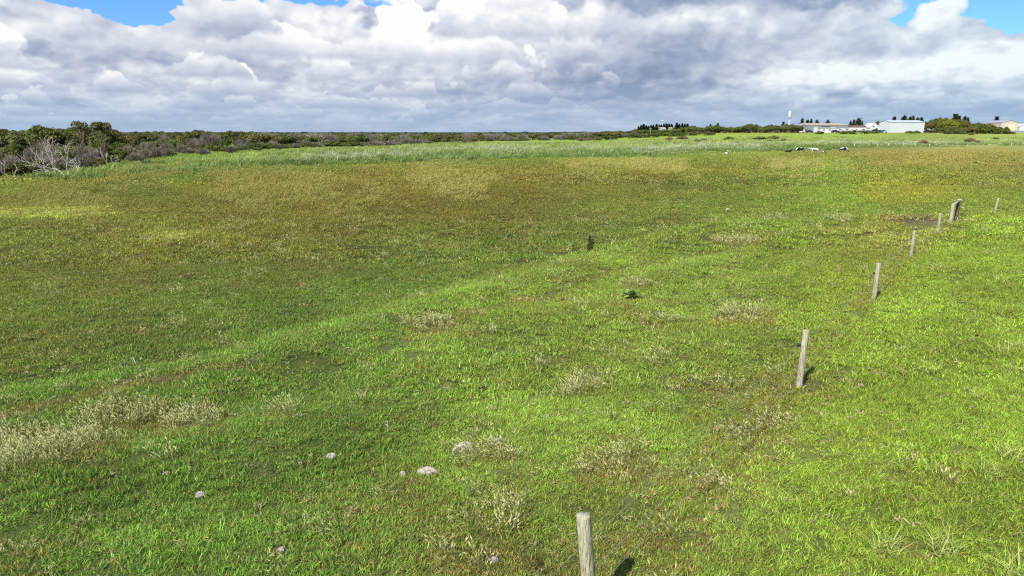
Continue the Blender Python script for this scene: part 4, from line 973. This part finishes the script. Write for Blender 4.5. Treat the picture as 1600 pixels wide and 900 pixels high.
def town():
    k = 430 / FPX
    e = gable_house('steel_shed', 1387.5, 1442.5, 430, 6.1, 7.3, 11, PALE, PALER, 'big pale blue steel shed with a long blank wall', 'shed', rz=rad(7))
    link('barge_trim', MB().box(-11.15, -10.95, -.05, 0.1, 0, 6.1).box(10.95, 11.15, -.05, .1, 0, 6.1).mesh('barge_trim', WHITE), e)
    e = gable_house('warehouse', 1256, 1325, 432, 4.3, 5.6, 14, GREYW, TANR, 'long grey steel warehouse with a weathered tan roof', 'warehouse', rz=rad(10), openings=[('door', .18, .27, 0, 3.2, WHITE), ('door', .62, .70, 0, 3.0, WHITE), ('door', .82, .95, 0, 2.6, WHITE), ('window', .34, .58, 3.1, 3.7, GLASS_SHADE)])
    e = gable_house('annexe_shed', 1247, 1257.5, 428, 3.6, 4.8, 8, GREYW, GREYR, 'small grey steel shed joined to the left end of the warehouse', 'shed', rz=rad(10), along='Y', openings=[('door', .55, .8, 0, 2.6, WHITE)])
    gable_house('site_hut', 1280.5, 1302.5, 405, 2.5, 2.75, 2.6, WHITE, WHITER, 'white portable hut standing before the warehouse', 'hut', openings=[('window', .2, .3, 1.2, 1.9, GLASS_SHADE), ('window', .6, .7, 1.2, 1.9, GLASS_SHADE)])
    gable_house('long_house', 1326, 1353, 445, 3.4, 4.3, 8, WHITE, BROWNR, 'low white building with a thin brown roof between the sheds', 'building', openings=[('window', .1, .18, 1, 2, GLASS_SHADE), ('window', .35, .45, 1, 2, GLASS_SHADE), ('door', .6, .68, 0, 2.1, REDR), ('window', .8, .9, 1, 2, GLASS_SHADE)])
    gable_house('gabled_house', 1358, 1371, 440, 3.2, 5.9, 9, WHITE, WHITER, 'white house with a steep gable facing the field', 'house', along='Y', openings=[('window', .25, .45, 3.2, 3.9, GLASS_SHADE), ('window', .6, .85, 2.2, 2.8, REDR), ('window', .1, .35, 1.0, 1.9, GLASS_SHADE)])
    gable_house('carport_house', 1370.5, 1385, 446, 4.0, 4.6, 8, WHITE, WHITER, 'white building with dark open bays beside the big pale shed', 'building', openings=[('bay_shade', .15, .45, 0, 1.7, GLASS_SHADE), ('bay_shade', .55, .95, 0, 1.7, GLASS_SHADE), ('window', .3, .4, 2.7, 3.3, REDR), ('window', .7, .8, 2.7, 3.3, REDR)])  # bays are flat dark panels on the wall, painted as the shade inside
    gable_house('lean_to', 1442.5, 1453, 445, 2.9, 3.4, 6, WHITE, WHITER, 'white lean-to with a dark opening right of the big pale shed', 'shed', openings=[('bay_shade', .15, .9, 0, 1.5, GLASS_SHADE)])  # the opening is a dark panel, its interior shade put into the colour
    gable_house('cream_shed', 1561.5, 1587.5, 440, 6.1, 7.4, 14, CREAM, GREYR, 'cream steel shed with a large pale yellow roller door', 'shed', along='Y', openings=[('door', .22, .80, .4, 5.2, CREAMD)])
    gable_house('side_shed', 1552, 1562, 448, 4.6, 5.4, 9, GREYW, GREYR, 'low grey shed joined to the left side of the cream shed', 'shed')
    gable_house('white_shed', 1590, 1606, 440, 3.6, 5.4, 8, PALE, WHITER, 'small white gabled shed at the right edge of the view', 'shed', along='Y')
    gable_house('brown_roof_house', 1587, 1612, 470, 4.6, 6.0, 8, CREAM, BROWNR, 'brown roofed house behind the small white shed', 'house')
    gable_house('farm_shed', 1032, 1039, 420, 2.8, 3.6, 5, CREAM, GREYR, 'small pale roofed shed in front of the conifer row', 'shed')
    gable_house('yellow_hut', 1045.5, 1049.5, 418, 2.9, 3.4, 4, CREAMD, TANR, 'tiny tan hut right of the small pale roofed shed', 'hut')
    # paling fence of the cream shed
    e = thing('paling_fence', on(1588, 425), 'grey fence in front of the cream and white sheds', 'fence')
    m = MB(); P = MB()
    for i in range(9): m.box(-5.2 + i * 1.3 - .05, -5.2 + i * 1.3 + .05, .03, .13, -.2, 1.3)
    for i in range(8): P.box(-5.15 + i * 1.3, -3.85 + i * 1.3 - .03, -.02, .02, .1, 1.2)
    link('post', m.mesh('post', GREYW), e); link('panel', P.mesh('panel', GREYW), e)
    # water tower
    D = 700; p = on(1231, D); p.z = 3.0; H = CAM_H + D * (206 - 175) / FPX - 3.0
    e = thing('water_tower', p, 'white egg shaped water tower on a slender stem above the tree belt', 'water tower')
    S = 1.45; prof = [(0.25, H - 7.6), (.5, H - 7.4), (1.2, H - 6.4), (S, H - 5.4), (S, H - 2.4), (S * .93, H - 1.0), (S * .6, H - .25), (0.05, H)]
    def lathe(mb, prof, n=20):
        v, f = [], []
        for r_, z in prof:
            for q in range(n): v.append((r_ * math.cos(6.28319 * q / n), r_ * math.sin(6.28319 * q / n), z))
        for i in range(len(prof) - 1):
            for q in range(n): f.append((i * n + q, i * n + (q + 1) % n, (i + 1) * n + (q + 1) % n, (i + 1) * n + q))
        return mb.add(v, f)
    link('tank', lathe(MB(), prof).mesh('tank', WHITE, True), e)
    link('gallery', lathe(MB(), [(1.1, H - 7.2), (1.6, H - 7.2), (1.6, H - 6.6), (1.5, H - 6.6)]).mesh('gallery', GREYW), e)
    link('stem', MB().tube([(0, 0, 0), (0, 0, H - 7.4)], [.42, .34], 10).mesh('stem', WHITE, True), e)
    D = 900; p = on(1034, D); p.z = 2; H = CAM_H + D * (206 - 188.3) / FPX - 2
    e = thing('ball_tower', p, 'far off tower with a small white ball on top above the conifer row', 'tower')
    link('ball', lathe(MB(), [(.2, H - 2.6), (1.1, H - 1.9), (1.3, H - 1.2), (.9, H - .3), (.05, H)]).mesh('ball', WHITE, True), e); link('stem', MB().tube([(0, 0, 0), (0, 0, H - 2.5)], [.35, .22], 8).mesh('stem', WHITE), e)
    # radio mast
    D = 520; p = on(1399.5, D); H = CAM_H + D * (206 - 161) / FPX - p.z
    e = thing('radio_mast', p, 'thin grey lattice radio mast behind the big pale shed', 'mast')
    m = MB(); b = MB(); ww = .28
    C3 = [(ww * math.cos(a), ww * math.sin(a)) for a in (0, 2.094, 4.189)]
    for x, y in C3: m.tube([(x, y, 0), (x * .5, y * .5, H)], [.05, .03], 4)
    n = 22
    for i in range(n):
        z0, z1 = H * i / n, H * (i + 1) / n; s0, s1 = 1 - .5 * i / n, 1 - .5 * (i + 1) / n
        for q in range(3): (ax, ay), (bx, by) = C3[q], C3[(q + 1) % 3]; b.tube([(ax * s0, ay * s0, z0), (bx * s1, by * s1, z1)], [.02, .02], 3)
    link('leg', m.mesh('leg', GREYW), e); link('lattice', b.mesh('lattice', GREYW), e)
    for px, top, D, lab in ((1015.5, 200, 400, 'left timber power pole before the conifer row'), (1028.5, 198, 410, 'right timber power pole before the conifer row'), (1355, 194, 450, 'short pole with a red topped light among the white houses'), (686, 205.5, 420, 'pale pole in the distant scrub')):
        p = on(px, D); H = CAM_H + D * (206 - top) / FPX - p.z
        e = thing('power_pole', p, lab, 'pole'); link('pole', MB().tube([(0, 0, -.3), (0, 0, H)], [.16, .11], 6).mesh('pole', WOOD), e); link('crossarm', MB().box(-.8, .8, -.05, .05, H - .5, H - .35).mesh('crossarm', WOOD), e)
    # vehicles and boats in the yards
    def car(px, D, col, label, rz=0, tall=1.45, L=4.3):
        e = thing('parked_car', on(px, D), label, 'car', None, rz); paint = flatmat('car_paint', col, .3, .5, .03)
        b = [(-L / 2, .35), (L / 2, .35), (L / 2, .8), (L * .36, .92), (-L * .46, .95), (-L / 2, .8)]; g = [(-L * .42, .95), (L * .30, .93), (L * .12, tall), (-L * .32, tall)]
        link('body', MB().prism(b, -.85, .85).mesh('body', paint), e); link('cabin', MB().prism(g, -.72, .72).mesh('cabin', GLASS_SHADE), e)
        link('roof', MB().prism([(-L * .31, tall), (L * .11, tall), (L * .09, tall + .05), (-L * .3, tall + .05)], -.7, .7).mesh('roof', paint), e)
        for x in (-L * .32, L * .30):
            for y in (-.8, .8): link('wheel', MB().tube([(x, y - .1, .33), (x, y + .1, .33)], [.33, .33], 12).mesh('wheel', RUBBER), e)
    def boat(px, D, label, L=7, rz=0, cab=True):
        e = thing('boat', on(px, D), label, 'boat', None, rz); prof = []
        mb = MB(); v, f = [], []; st = [(-.5, .45, .9), (-.2, .5, .95), (.15, .48, 1.0), (.38, .28, 1.12), (.5, .02, 1.3)]
        for t, w, z in st: v += [(t * L, -w * 2.0, z * 1.35), (t * L, -w * 1.5, .9), (t * L, 0, .62), (t * L, w * 1.5, .9), (t * L, w * 2.0, z * 1.35)]
        for i in range(4):
            for q in range(4): a = i * 5 + q; f.append((a, a + 5, a + 6, a + 1))
            f.append((i * 5, i * 5 + 4, i * 5 + 9, i * 5 + 5))
        f.append((0, 1, 2, 3, 4))
        link('hull', MB().add(v, f).mesh('hull', WHITE), e)
        if cab: link('cabin', MB().prism([(-.2 * L, 1.3), (.2 * L, 1.4), (.08 * L, 2.3), (-.2 * L, 2.3)], -.7, .7).mesh('cabin', WHITE), e); link('window', MB().prism([(-.12 * L, 1.65), (.12 * L, 1.65), (.08 * L, 2.1), (-.12 * L, 2.1)], -.72, .72).mesh('window', GLASS_SHADE), e)
        t = link('trailer', MB().box(-.45 * L, .5 * L, -.06, .06, .45, .55).box(-.1, .1, -.8, .8, .3, .62).mesh('trailer', GREYW), e)
        for y in (-.85, .85): link('wheel', MB().tube([(0, y - .1, .3), (0, y + .1, .3)], [.3, .3], 10).mesh('wheel', RUBBER), e)
    boat(1310, 402, 'white motor boat on a trailer right of the white portable hut', 8, .1); boat(1321, 400, 'white boat on a trailer, second right of the portable hut', 7, -.1)
    boat(1346, 400, 'white cabin boat on a trailer before the low white building', 7, .2, True); boat(1353, 396, 'open white boat with a tan hull stripe above the long green bush', 5.5, 0, False)
    car(1303.5, 396, (40, 44, 52), 'dark car parked between the portable hut and the first boat'); car(1334, 402, (60, 66, 80), 'dark blue car parked between the boats', .2); car(1367, 400, (38, 92, 86), 'dark teal van parked before the gabled house', 0, 1.9, 4.6)
    car(1373, 402, (70, 140, 205), 'light blue car beside the dark teal van'); car(1379, 404, (215, 216, 214), 'white car left of the big pale shed'); car(1447, 420, (60, 60, 66), 'dark car parked under the lean-to'); car(1250, 405, (225, 226, 226), 'white van parked before the small grey shed', 0, 1.9)
    car(1263, 404, (50, 54, 66), 'dark car at the left end of the warehouse'); car(1358, 398, (205, 208, 212), 'silver car left of the teal van')
    # bird in flight
    d = pix_dir(1346, 185); q = Vector(d) * 150 + Vector((0, 0, CAM_H)); v = [(-.5, 0, .08), (-.2, .06, .14), (0, .1, .02), (.2, .06, .14), (.5, 0, .08), (.2, -.06, .12), (0, -.12, 0), (-.2, -.06, .12)]
    b = link('bird', MB().add(v, [(0, 1, 7), (1, 2, 6, 7), (2, 3, 5, 6), (3, 4, 5)]).tube([(0, -.28, 0), (0, -.05, 0), (0, .16, .02)], [.02, .055, .02], 6).mesh('bird', BLACKP), None, q); b['label'] = 'small dark bird flying between the clump of pines and the radio mast'; b['category'] = 'bird'
town()

# ------------------------------------------------------------------ fences
def post_mesh(r, H, R, lean=(0, 0), sq=False):
    n = 14; v, f = [], []; lv = [-.25, .0, H * .3, H * .6, H * .85, H * .985, H]
    ph = [r.rand() for _ in range(n)]
    for j, z in enumerate(lv):
        for k in range(n):
            a = 6.28319 * k / n; rr = R * (1 + .07 * math.sin(a * 3 + ph[0] * 6) + .03 * (ph[k] - .5)) * (1.06 - .08 * z / H) * (.93 if j == 6 else 1)
            v.append((rr * math.cos(a) + lean[0] * z, rr * math.sin(a) + lean[1] * z, z + (r.randn() * .004 if j == 6 else 0)))
    for j in range(len(lv) - 1):
        for k in range(n): f.append((j * n + k, j * n + (k + 1) % n, (j + 1) * n + (k + 1) % n, (j + 1) * n + k))
    c = len(v); v.append((lean[0] * H, lean[1] * H, H - .004)); m = (len(lv) - 1) * n
    for k in range(n): f.append((m + k, m + (k + 1) % n, c))
    return MB().add(v, f)
def wire_fence():
    r = R_(61)
    pts = [Vector((x, y, float(terrain(x, y)))) for x, y in FENCE]
    e = thing('wire_fence', pts[0], 'wire fence on weathered timber posts running away from the camera at right', 'fence')
    o0 = pts[0]; u = (pts[1] - pts[0]); u.z = 0; u.normalize(); side = Vector((-u.y, u.x, 0))
    d0 = _f0 - (_f1 - _f0); prev = Vector((d0[0], d0[1], float(terrain(*d0))))
    allp = [prev] + pts
    H = [1.3, 1.33, 1.23, 1.18, 1.14, 1.12, 1.14]; R = [.075, .078, .062, .066, .06, .065, .085]; lean = [(0, 0), (-.10, 0), (.03, .0), (.02, 0), (-.01, 0), (0, 0), (0, 0)]
    for i, p in enumerate(allp):
        po = link('post', post_mesh(r, H[i], R[i], lean[i]).mesh('post', WOOD, True), e, p - o0)
        if 1 <= i <= 5:
            s = side * (R[i] + .0); b = MB().tube([s * .8 + Vector((0, 0, H[i] - .34)), s + side * .045 + Vector((0, 0, H[i] - .34))], [.028, .034], 8).tube([s + side * .03 + Vector((0, 0, H[i] - .37)), s + side * .03 + Vector((0, 0, H[i] - .30))], [.022, .022], 8)
            link('insulator', b.mesh('insulator', BLACKP, True), po)
    # electric wire on the insulators and three plain wires stapled to the other face
    for h, off in ((-.34, 1), (-.22, -1), (-.62, -1), (-.90, -1)):
        P = []
        for i in range(len(allp) - 1):
            a = allp[i] - o0 + Vector((lean[i][0] * .9, 0, H[i] + h)) + side * off * (R[i] + (.04 if off > 0 else .004)); b = allp[i + 1] - o0 + Vector((lean[i + 1][0] * .9, 0, H[i + 1] + h)) + side * off * (R[i + 1] + (.04 if off > 0 else .004))
            for t in np.linspace(0, 1, 9)[:-1]: P.append(a.lerp(b, float(t)) - Vector((0, 0, .018 * 4 * t * (1 - t))))
        P.append(b)
        link('wire', MB().tube(P, [.0019 if off > 0 else .0025] * len(P), 4).mesh('wire', WIRE), e)
    # strainer assembly at the corner: second post leaning back, rail and stay
    q = at(1493, 347); q2 = q - o0; p5 = pts[5] - o0
    link('strainer_post', post_mesh(r, 1.28, .10, (.10, .1)).mesh('strainer_post', DARKWOOD, True), e, q2)
    top = q2 + Vector((.13, .13, 1.22)); link('rail', MB().tube([p5 + Vector((0, 0, 1.05)), top + Vector((0, 0, .0))], [.06, .06], 8).tube([top + Vector((-.1, 0, .0)), top + Vector((.12, 0, .03))], [.11, .11], 9).mesh('rail', WOOD, True), e)
    link('stay', MB().tube([top + Vector((.03, .05, -.1)), q2 + Vector((.02, -.1, .1))], [.035, .035], 6).mesh('stay', WOOD), e)
    p = at(1553.5, 333.5); o = link('fence_post', post_mesh(r, 1.1, .075, (.12, 0)).mesh('fence_post', WOOD, True), None, p); o['label'] = 'single leaning grey post standing alone beyond the corner of the wire fence'; o['category'] = 'post'
    # far boundary fence
    xs = [1310, 1335, 1357, 1371, 1377, 1388, 1401, 1411, 1420, 1430, 1441, 1452, 1463, 1478, 1495, 1512, 1528, 1545, 1562, 1580, 1598]
    e = thing('boundary_fence', at(1310, 230), 'row of short pale posts with wires along the far side of the paddock', 'fence'); o0 = e.location.copy(); tops = []
    for i, px in enumerate(xs):
        p = at(px, 229.5 - (px - 1310) * .004); R1 = .16 if px == 1335 else .075
        link('post', MB().tube([(0, 0, -.1), (0, 0, .95 + .15 * r.rand())], [R1, R1 * .9], 7).mesh('post', WHITE if i % 2 else WOOD, True), e, p - o0); tops.append(p - o0)
    for h in (.5, .85): link('wire', MB().tube([t + Vector((0, -.09, h)) for t in tops], [.008] * len(tops), 3).mesh('wire', WIRE), e)
    for px, py, h, lab in ((8, 291, .95, 'leftmost of three dark stakes in the grass before the scrub'), (37, 287, .75, 'middle one of three dark stakes before the scrub'), (60, 285, .75, 'rightmost of three dark stakes before the scrub')):
        o = link('stake', post_mesh(r, h, .045, (-.15, 0)).mesh('stake', DARKWOOD), None, at(px, py)); o['label'] = lab; o['category'] = 'stake'; o['group'] = 'three dark stakes by the scrub'
    o = link('marker_peg', post_mesh(r, .20, .010, (-.3, 0)).mesh('marker_peg', WHITE), None, at(213, 570)); o['label'] = 'thin white peg leaning in the turf at left'; o['category'] = 'peg'
wire_fence()

# ------------------------------------------------------------------ stones, sticks, weeds
def rocks():
    global STONE
    m, nt, out = newmat('limestone'); p = objpos(nt); n = noise(nt, p, 9, 6, .7); n2 = noise(nt, p, 30, 4, .6)
    c = cmix(nt, n.ss(.35, .6), tuple(s2l((104, 100, 92))) + (1,), tuple(s2l((172, 168, 158))) + (1,))
    c = cmix(nt, n2.ss(.62, .7) * .7, c, tuple(s2l((60, 57, 52))) + (1,))
    nt.links.new(pbsdf(nt, c, .95, .1, bump(nt, n2 + n, 1.0, .02)), out.inputs[0]); STONE = m
    spec = [(727, 701, .26, .10, .10, .5, 'long pale limestone rock at the top of the dry tufts, tilted up to the right'), (670, 738, .22, .12, .07, 0, 'flat speckled limestone rock in the turf left of the dry tufts'), (778, 692, .09, .08, .09, 0, 'small rounded white stone among dry seed heads'),
            (517, 712, .12, .07, .05, 0, 'small flat white stone alone in the green turf'), (313, 774, .10, .07, .05, .3, 'broken grey and white stone in the turf at left'), (313, 828, .05, .04, .03, 0, 'small grey stone just below the broken one at left'), (630, 741, .06, .05, .05, 0, 'pebble left of the flat speckled rock'),
            (771, 877, .08, .06, .05, 0, 'pale stone in the dry grass near the lower edge'), (440, 857, .055, .045, .03, 0, 'small stone beside a patch of bare soil at the bottom'), (1137, 326, .16, .12, .12, 0, 'white stone in the paddock beyond the bank'), (1428, 354, .22, .14, .05, .1, 'pale stones at the left of the muddy hollow'),
            (1505, 324, .16, .12, .12, 0, 'white stone right of the leaning strainer post'), (1512, 342, .3, .12, .08, .2, 'pale stone in grass beyond the fence corner'), (1531, 284, .4, .14, .09, .2, 'pale log like stone in the far right paddock'), (1588, 284, .35, .12, .09, .1, 'pale stone near the right edge of the far paddock')]
    for i, (px, py, a, b, h, rz, lab) in enumerate(spec):
        r = R_(800 + i); import bmesh
        bm = bmesh.new(); bmesh.ops.create_icosphere(bm, subdivisions=3, radius=1)
        off = r.rand(3) * 50; pl = [Vector(r.randn(3)).normalized() for _ in range(7)]
        for v in bm.verts:
            c = v.co
            for q in pl:
                t = c.dot(q) - .72
                if t > 0: c -= q * t * .85
            k = 1 + .25 * (float(vn(np.array(c.x * 2.3 + off[0]), np.array(c.y * 2.3 + c.z * 1.7 + off[1]))) - .5); v.co = Vector((c.x * a * k, c.y * b * k, c.z * h * 1.25 * k + h * .6))
        me = bpy.data.meshes.new('limestone_rock'); bm.to_mesh(me); bm.free(); me.materials.append(STONE)
        s = .92; o = link('limestone_rock', me, None, at(px, py + 3), rz); o.scale = (s, s, s); o['label'] = lab; o['category'] = 'rock'
rocks()
def weeds():
    WL = leafmat('thistle_leaves', (120, 150, 76), (150, 172, 92), .3); WR = leafmat('dock_stems', (122, 112, 74), (112, 136, 70), .3); YF = flatmat('yellow_flower', (220, 200, 40))
    def weed(px, py, H, W, n, mat, label, cat, seed, up=.5):
        r = R_(seed); vs, fs, a1, a2 = [], [], [], []
        st = []
        for i in range(n):
            a = r.rand() * 6.283; t = r.rand(); base = Vector((0, 0, H * .8 * t * up)); ln = W * (.5 + .6 * r.rand()) * (1 - .5 * t)
            d = Vector((math.cos(a), math.sin(a), .25 + .9 * r.rand() * up * 1.4)).normalized(); sd = d.cross(Vector((0, 0, 1))).normalized() * ln * .13
            pts = [base, base + d * ln * .4 + Vector((0, 0, .04)), base + d * ln * .75 + Vector((0, 0, .02)), base + d * ln - Vector((0, 0, .05 * ln))]
            b0 = len(vs)
            for k, (q, w) in enumerate(zip(pts, (.3, 1, .8, .05))): vs += [tuple(q - sd * w), tuple(q + sd * w + Vector((0, 0, .02 * r.rand())))]
            fs += [(b0 + 2 * k, b0 + 2 * k + 1, b0 + 2 * k + 3, b0 + 2 * k + 2) for k in range(3)]; a1 += [r.rand()] * 8; a2 += [r.rand()] * 8
        lf = mesh_np('leaves', vs, np.array(fs), mat, {'rnd': np.array(a1), 'rn2': np.array(a2)})
        br = []; branches(r, (0, 0, 0), (0.05, 0, 1), H * .7, .012, 2, br, .35, .1, 3, .005)
        e = thing('weed', at(px, py), label, cat); link('leaves', lf, e); link('stem', bake_branches(br, BARK, 'stem', 4), e)
        return e
    weed(985, 468, .42, .42, 110, WL, 'dark green spiny thistle beside a dry grass tuft', 'thistle', 1, .6)
    weed(922, 394, .85, .5, 85, WR, 'tall reddish brown weed with bare stalks on the edge of the bank', 'weed', 2, 1.1)
    e = weed(894, 393, .5, .26, 70, WL, 'small dark weed with one yellow flower left of the tall reddish weed', 'weed', 3, .8)
    link('flower', MB().tube([(.02, -.1, .18), (.02, -.1, .22)], [.025, .03], 8).mesh('flower', YF), e)
    weed(1231, 234, 1.3, .7, 90, L_GREEN and leafmat('bright_bush_leaves', (60, 92, 34), (84, 110, 44)), 'dark green bush behind the lying black cow', 'bush', 4, 1.0)
    for i, (px, py, lab) in enumerate(((1173, 237, 'green weed clump left of the lying black cow'), (1203, 235, 'second green weed clump left of the lying black cow'), (1160, 238, 'small green weed clump nearest the cow at the reeds'))): weed(px, py, .7, .7, 60, WL, lab, 'weed', 5 + i, .8)
    for i, (px, py, lab) in enumerate(((1493, 252, 'dark green weed in the far right paddock, left one'), (1524, 256, 'dark green weed in the far right paddock, middle one'), (1583, 252, 'dark green weed in the far right paddock, right one'), (1312, 255, 'dark green weed below the grazing cattle'))): weed(px, py, .5, .8, 70, WL, lab, 'weed', 15 + i, .5)
    # coarse green tussocks on the near right
    TG = leafmat('tussock_blades', (128, 156, 60), (176, 180, 108), .25)
    tl = ((1590, 905, 'coarse green tussock cut by the lower right corner'), (1470, 862, 'coarse green tussock with a blue green heart near the lower right'), (1385, 862, 'tussock with purplish seed stalks left of the blue green one'), (1545, 745, 'loose tussock with pale arching blades at right'), (1575, 715, 'tussock with brown seed stalks near the right edge'), (1562, 552, 'pale bladed tussock by the right edge'), (1590, 545, 'pale tussock touching the right edge of the view'), (1560, 440, 'grey green tussock on the dark patch at right'))
    for i, (px, py, lab) in enumerate(tl):
        pr = blades('grass_tussock', 120, .16, (.12, .34), .012, 1.1, 950 + i, TG, head=0, curve=.9)
        o = pr; COL.objects.link(o); o.location = at(px, py); o['label'] = lab; o['category'] = 'tussock'
weeds()

# ------------------------------------------------------------------ cattle
def coat(name, thr, seed, dark=(18, 17, 18)):
    m, nt, out = newmat(name); p = objpos(nt); mp = nt.nodes.new('ShaderNodeMapping'); mp.inputs['Location'].default_value = (seed * 3.7, seed * 1.9, seed); nt.links.new(p, mp.inputs[0])
    n = noise(nt, mp.outputs[0], 1.3, 2, .4, .3)
    c = cmix(nt, n.ss(thr - .012, thr + .012), tuple(s2l((185, 181, 174))) + (1,), tuple(s2l(dark)) + (1,))
    nt.links.new(pbsdf(nt, c, .7, .2, bump(nt, noise(nt, p, 40, 3, .6), .2, .01)), out.inputs[0]); return m
def cow(px, py, label, pose, mat, rz, s=1.0, group='cattle resting and grazing in the paddock'):
    g = {'stand': [(1.0, 0, 1.22), (1.22, 0, 1.38), (1.5, 0, 1.2)], 'graze': [(1.0, 0, .92), (1.2, 0, .48), (1.38, 0, .14)], 'lie': [(1.0, 0, .85), (1.18, 0, 1.0), (1.45, 0, .85)]}[pose]
    dz = -.62 if pose == 'lie' else 0
    V_ = [((-.78, 0, 1.16 + dz), .27), ((-.35, 0, 1.08 + dz), .33), ((.1, 0, 1.04 + dz), .36), ((.55, 0, 1.07 + dz), .31), ((.8, 0, 1.15 + dz), .23)]
    E = [(0, 1), (1, 2), (2, 3), (3, 4)]
    for q, rr in zip(g, (.16, .135, .085)): V_.append((q, rr)); E.append((len(V_) - 2, len(V_) - 1))
    for sy in (-1, 1):
        if pose == 'lie':
            F = [(3, [((.65, .25 * sy, .3), .12), ((1.0, .28 * sy, .10), .06), ((.7, .3 * sy, .05), .05)]), (0, [((-.7, .32 * sy, .32), .18), ((-.3, .42 * sy, .12), .08), ((-.75, .46 * sy, .05), .05)])]
        else:
            w = .05 * sy
            F = [(3, [((.6, .19 * sy, .78), .13), ((.62 + w, .2 * sy, .42), .07), ((.6 + w, .2 * sy, .04), .055)]), (0, [((-.78, .2 * sy, .86), .19), ((-.92 + w, .2 * sy, .5), .075), ((-.82 + w, .2 * sy, .04), .055)])]
        for root, ch in F:
            k = root
            for q, rr in ch: V_.append((q, rr)); E.append((k, len(V_) - 1)); k = len(V_) - 1
    V_ += [((-1.02, 0, 1.15 + dz), .035), ((-1.06, 0, max(.62 + dz, .1)), .03)]; E += [(0, len(V_) - 2), (len(V_) - 2, len(V_) - 1)]
    me = bpy.data.meshes.new('cow'); me.from_pydata([v for v, _ in V_], E, []); o = bpy.data.objects.new('cow', me); COL.objects.link(o)
    sk = o.modifiers.new('skin', 'SKIN'); sv_ = me.skin_vertices[0].data
    for i, (_, rr) in enumerate(V_): sv_[i].radius = (rr, rr * (1.15 if i < 5 else 1.0))
    sv_[0].use_root = True
    o.modifiers.new('sub', 'SUBSURF').levels = 2
    dg = bpy.context.evaluated_depsgraph_get(); body = bpy.data.meshes.new_from_object(o.evaluated_get(dg)); bpy.data.objects.remove(o)
    body.polygons.foreach_set('use_smooth', [True] * len(body.polygons)); body.materials.clear(); body.materials.append(mat)
    e = thing('cow', at(px, py), label, 'cow', group, rz); e.scale = (s, s, s); link('body', body, e)
    h = Vector(g[1])
    for sy in (-1, 1):
        link('ear', MB().add([(h.x - .02, .1 * sy, h.z + .06), (h.x - .06, .3 * sy, h.z + .07), (h.x - .08, .22 * sy, h.z - .02), (h.x + .02, .2 * sy, h.z + .1)], [(0, 3, 1), (0, 1, 2), (0, 2, 3), (1, 3, 2)]).mesh('ear', mat), e)
    if pose != 'lie': link('udder', MB().tube([(-.5, 0, .92), (-.5, 0, .72), (-.5, 0, .64)], [.17, .16, .06], 8).mesh('udder', flatmat('udder_skin', (205, 160, 145)), True), e)
def herd():
    cow(1272, 240, 'mostly white cow standing side on, tallest of the cattle', 'stand', coat('white_coat', .66, 1), rad(180), 1.05)
    cow(1249, 238.5, 'grazing cow with a black front and white hindquarters', 'graze', coat('black_front_coat', .43, 2), rad(-15), 1.0)
    cow(1317, 238.5, 'grazing cow with black neck and white rear, rightmost of the herd', 'graze', coat('patched_coat', .46, 5), rad(-35), 1.05)
    cow(1287, 239, 'black and white calf lying right of the white cow', 'lie', coat('calf_coat', .46, 7), rad(35), .8)
    cow(1231, 239, 'almost wholly black cow lying in front of a green bush', 'lie', coat('black_coat', .28, 3), rad(10), .95)
    cow(1135, 242, 'black and white cow lying alone at the tip of the reeds', 'lie', coat('white_and_black_coat', .48, 9), rad(60), 1.0)
    cow(1099, 233.5, 'small brown and white calf lying in the reeds, leftmost of the herd', 'lie', coat('brown_coat', .50, 11, (70, 48, 36)), rad(100), .8)
herd()
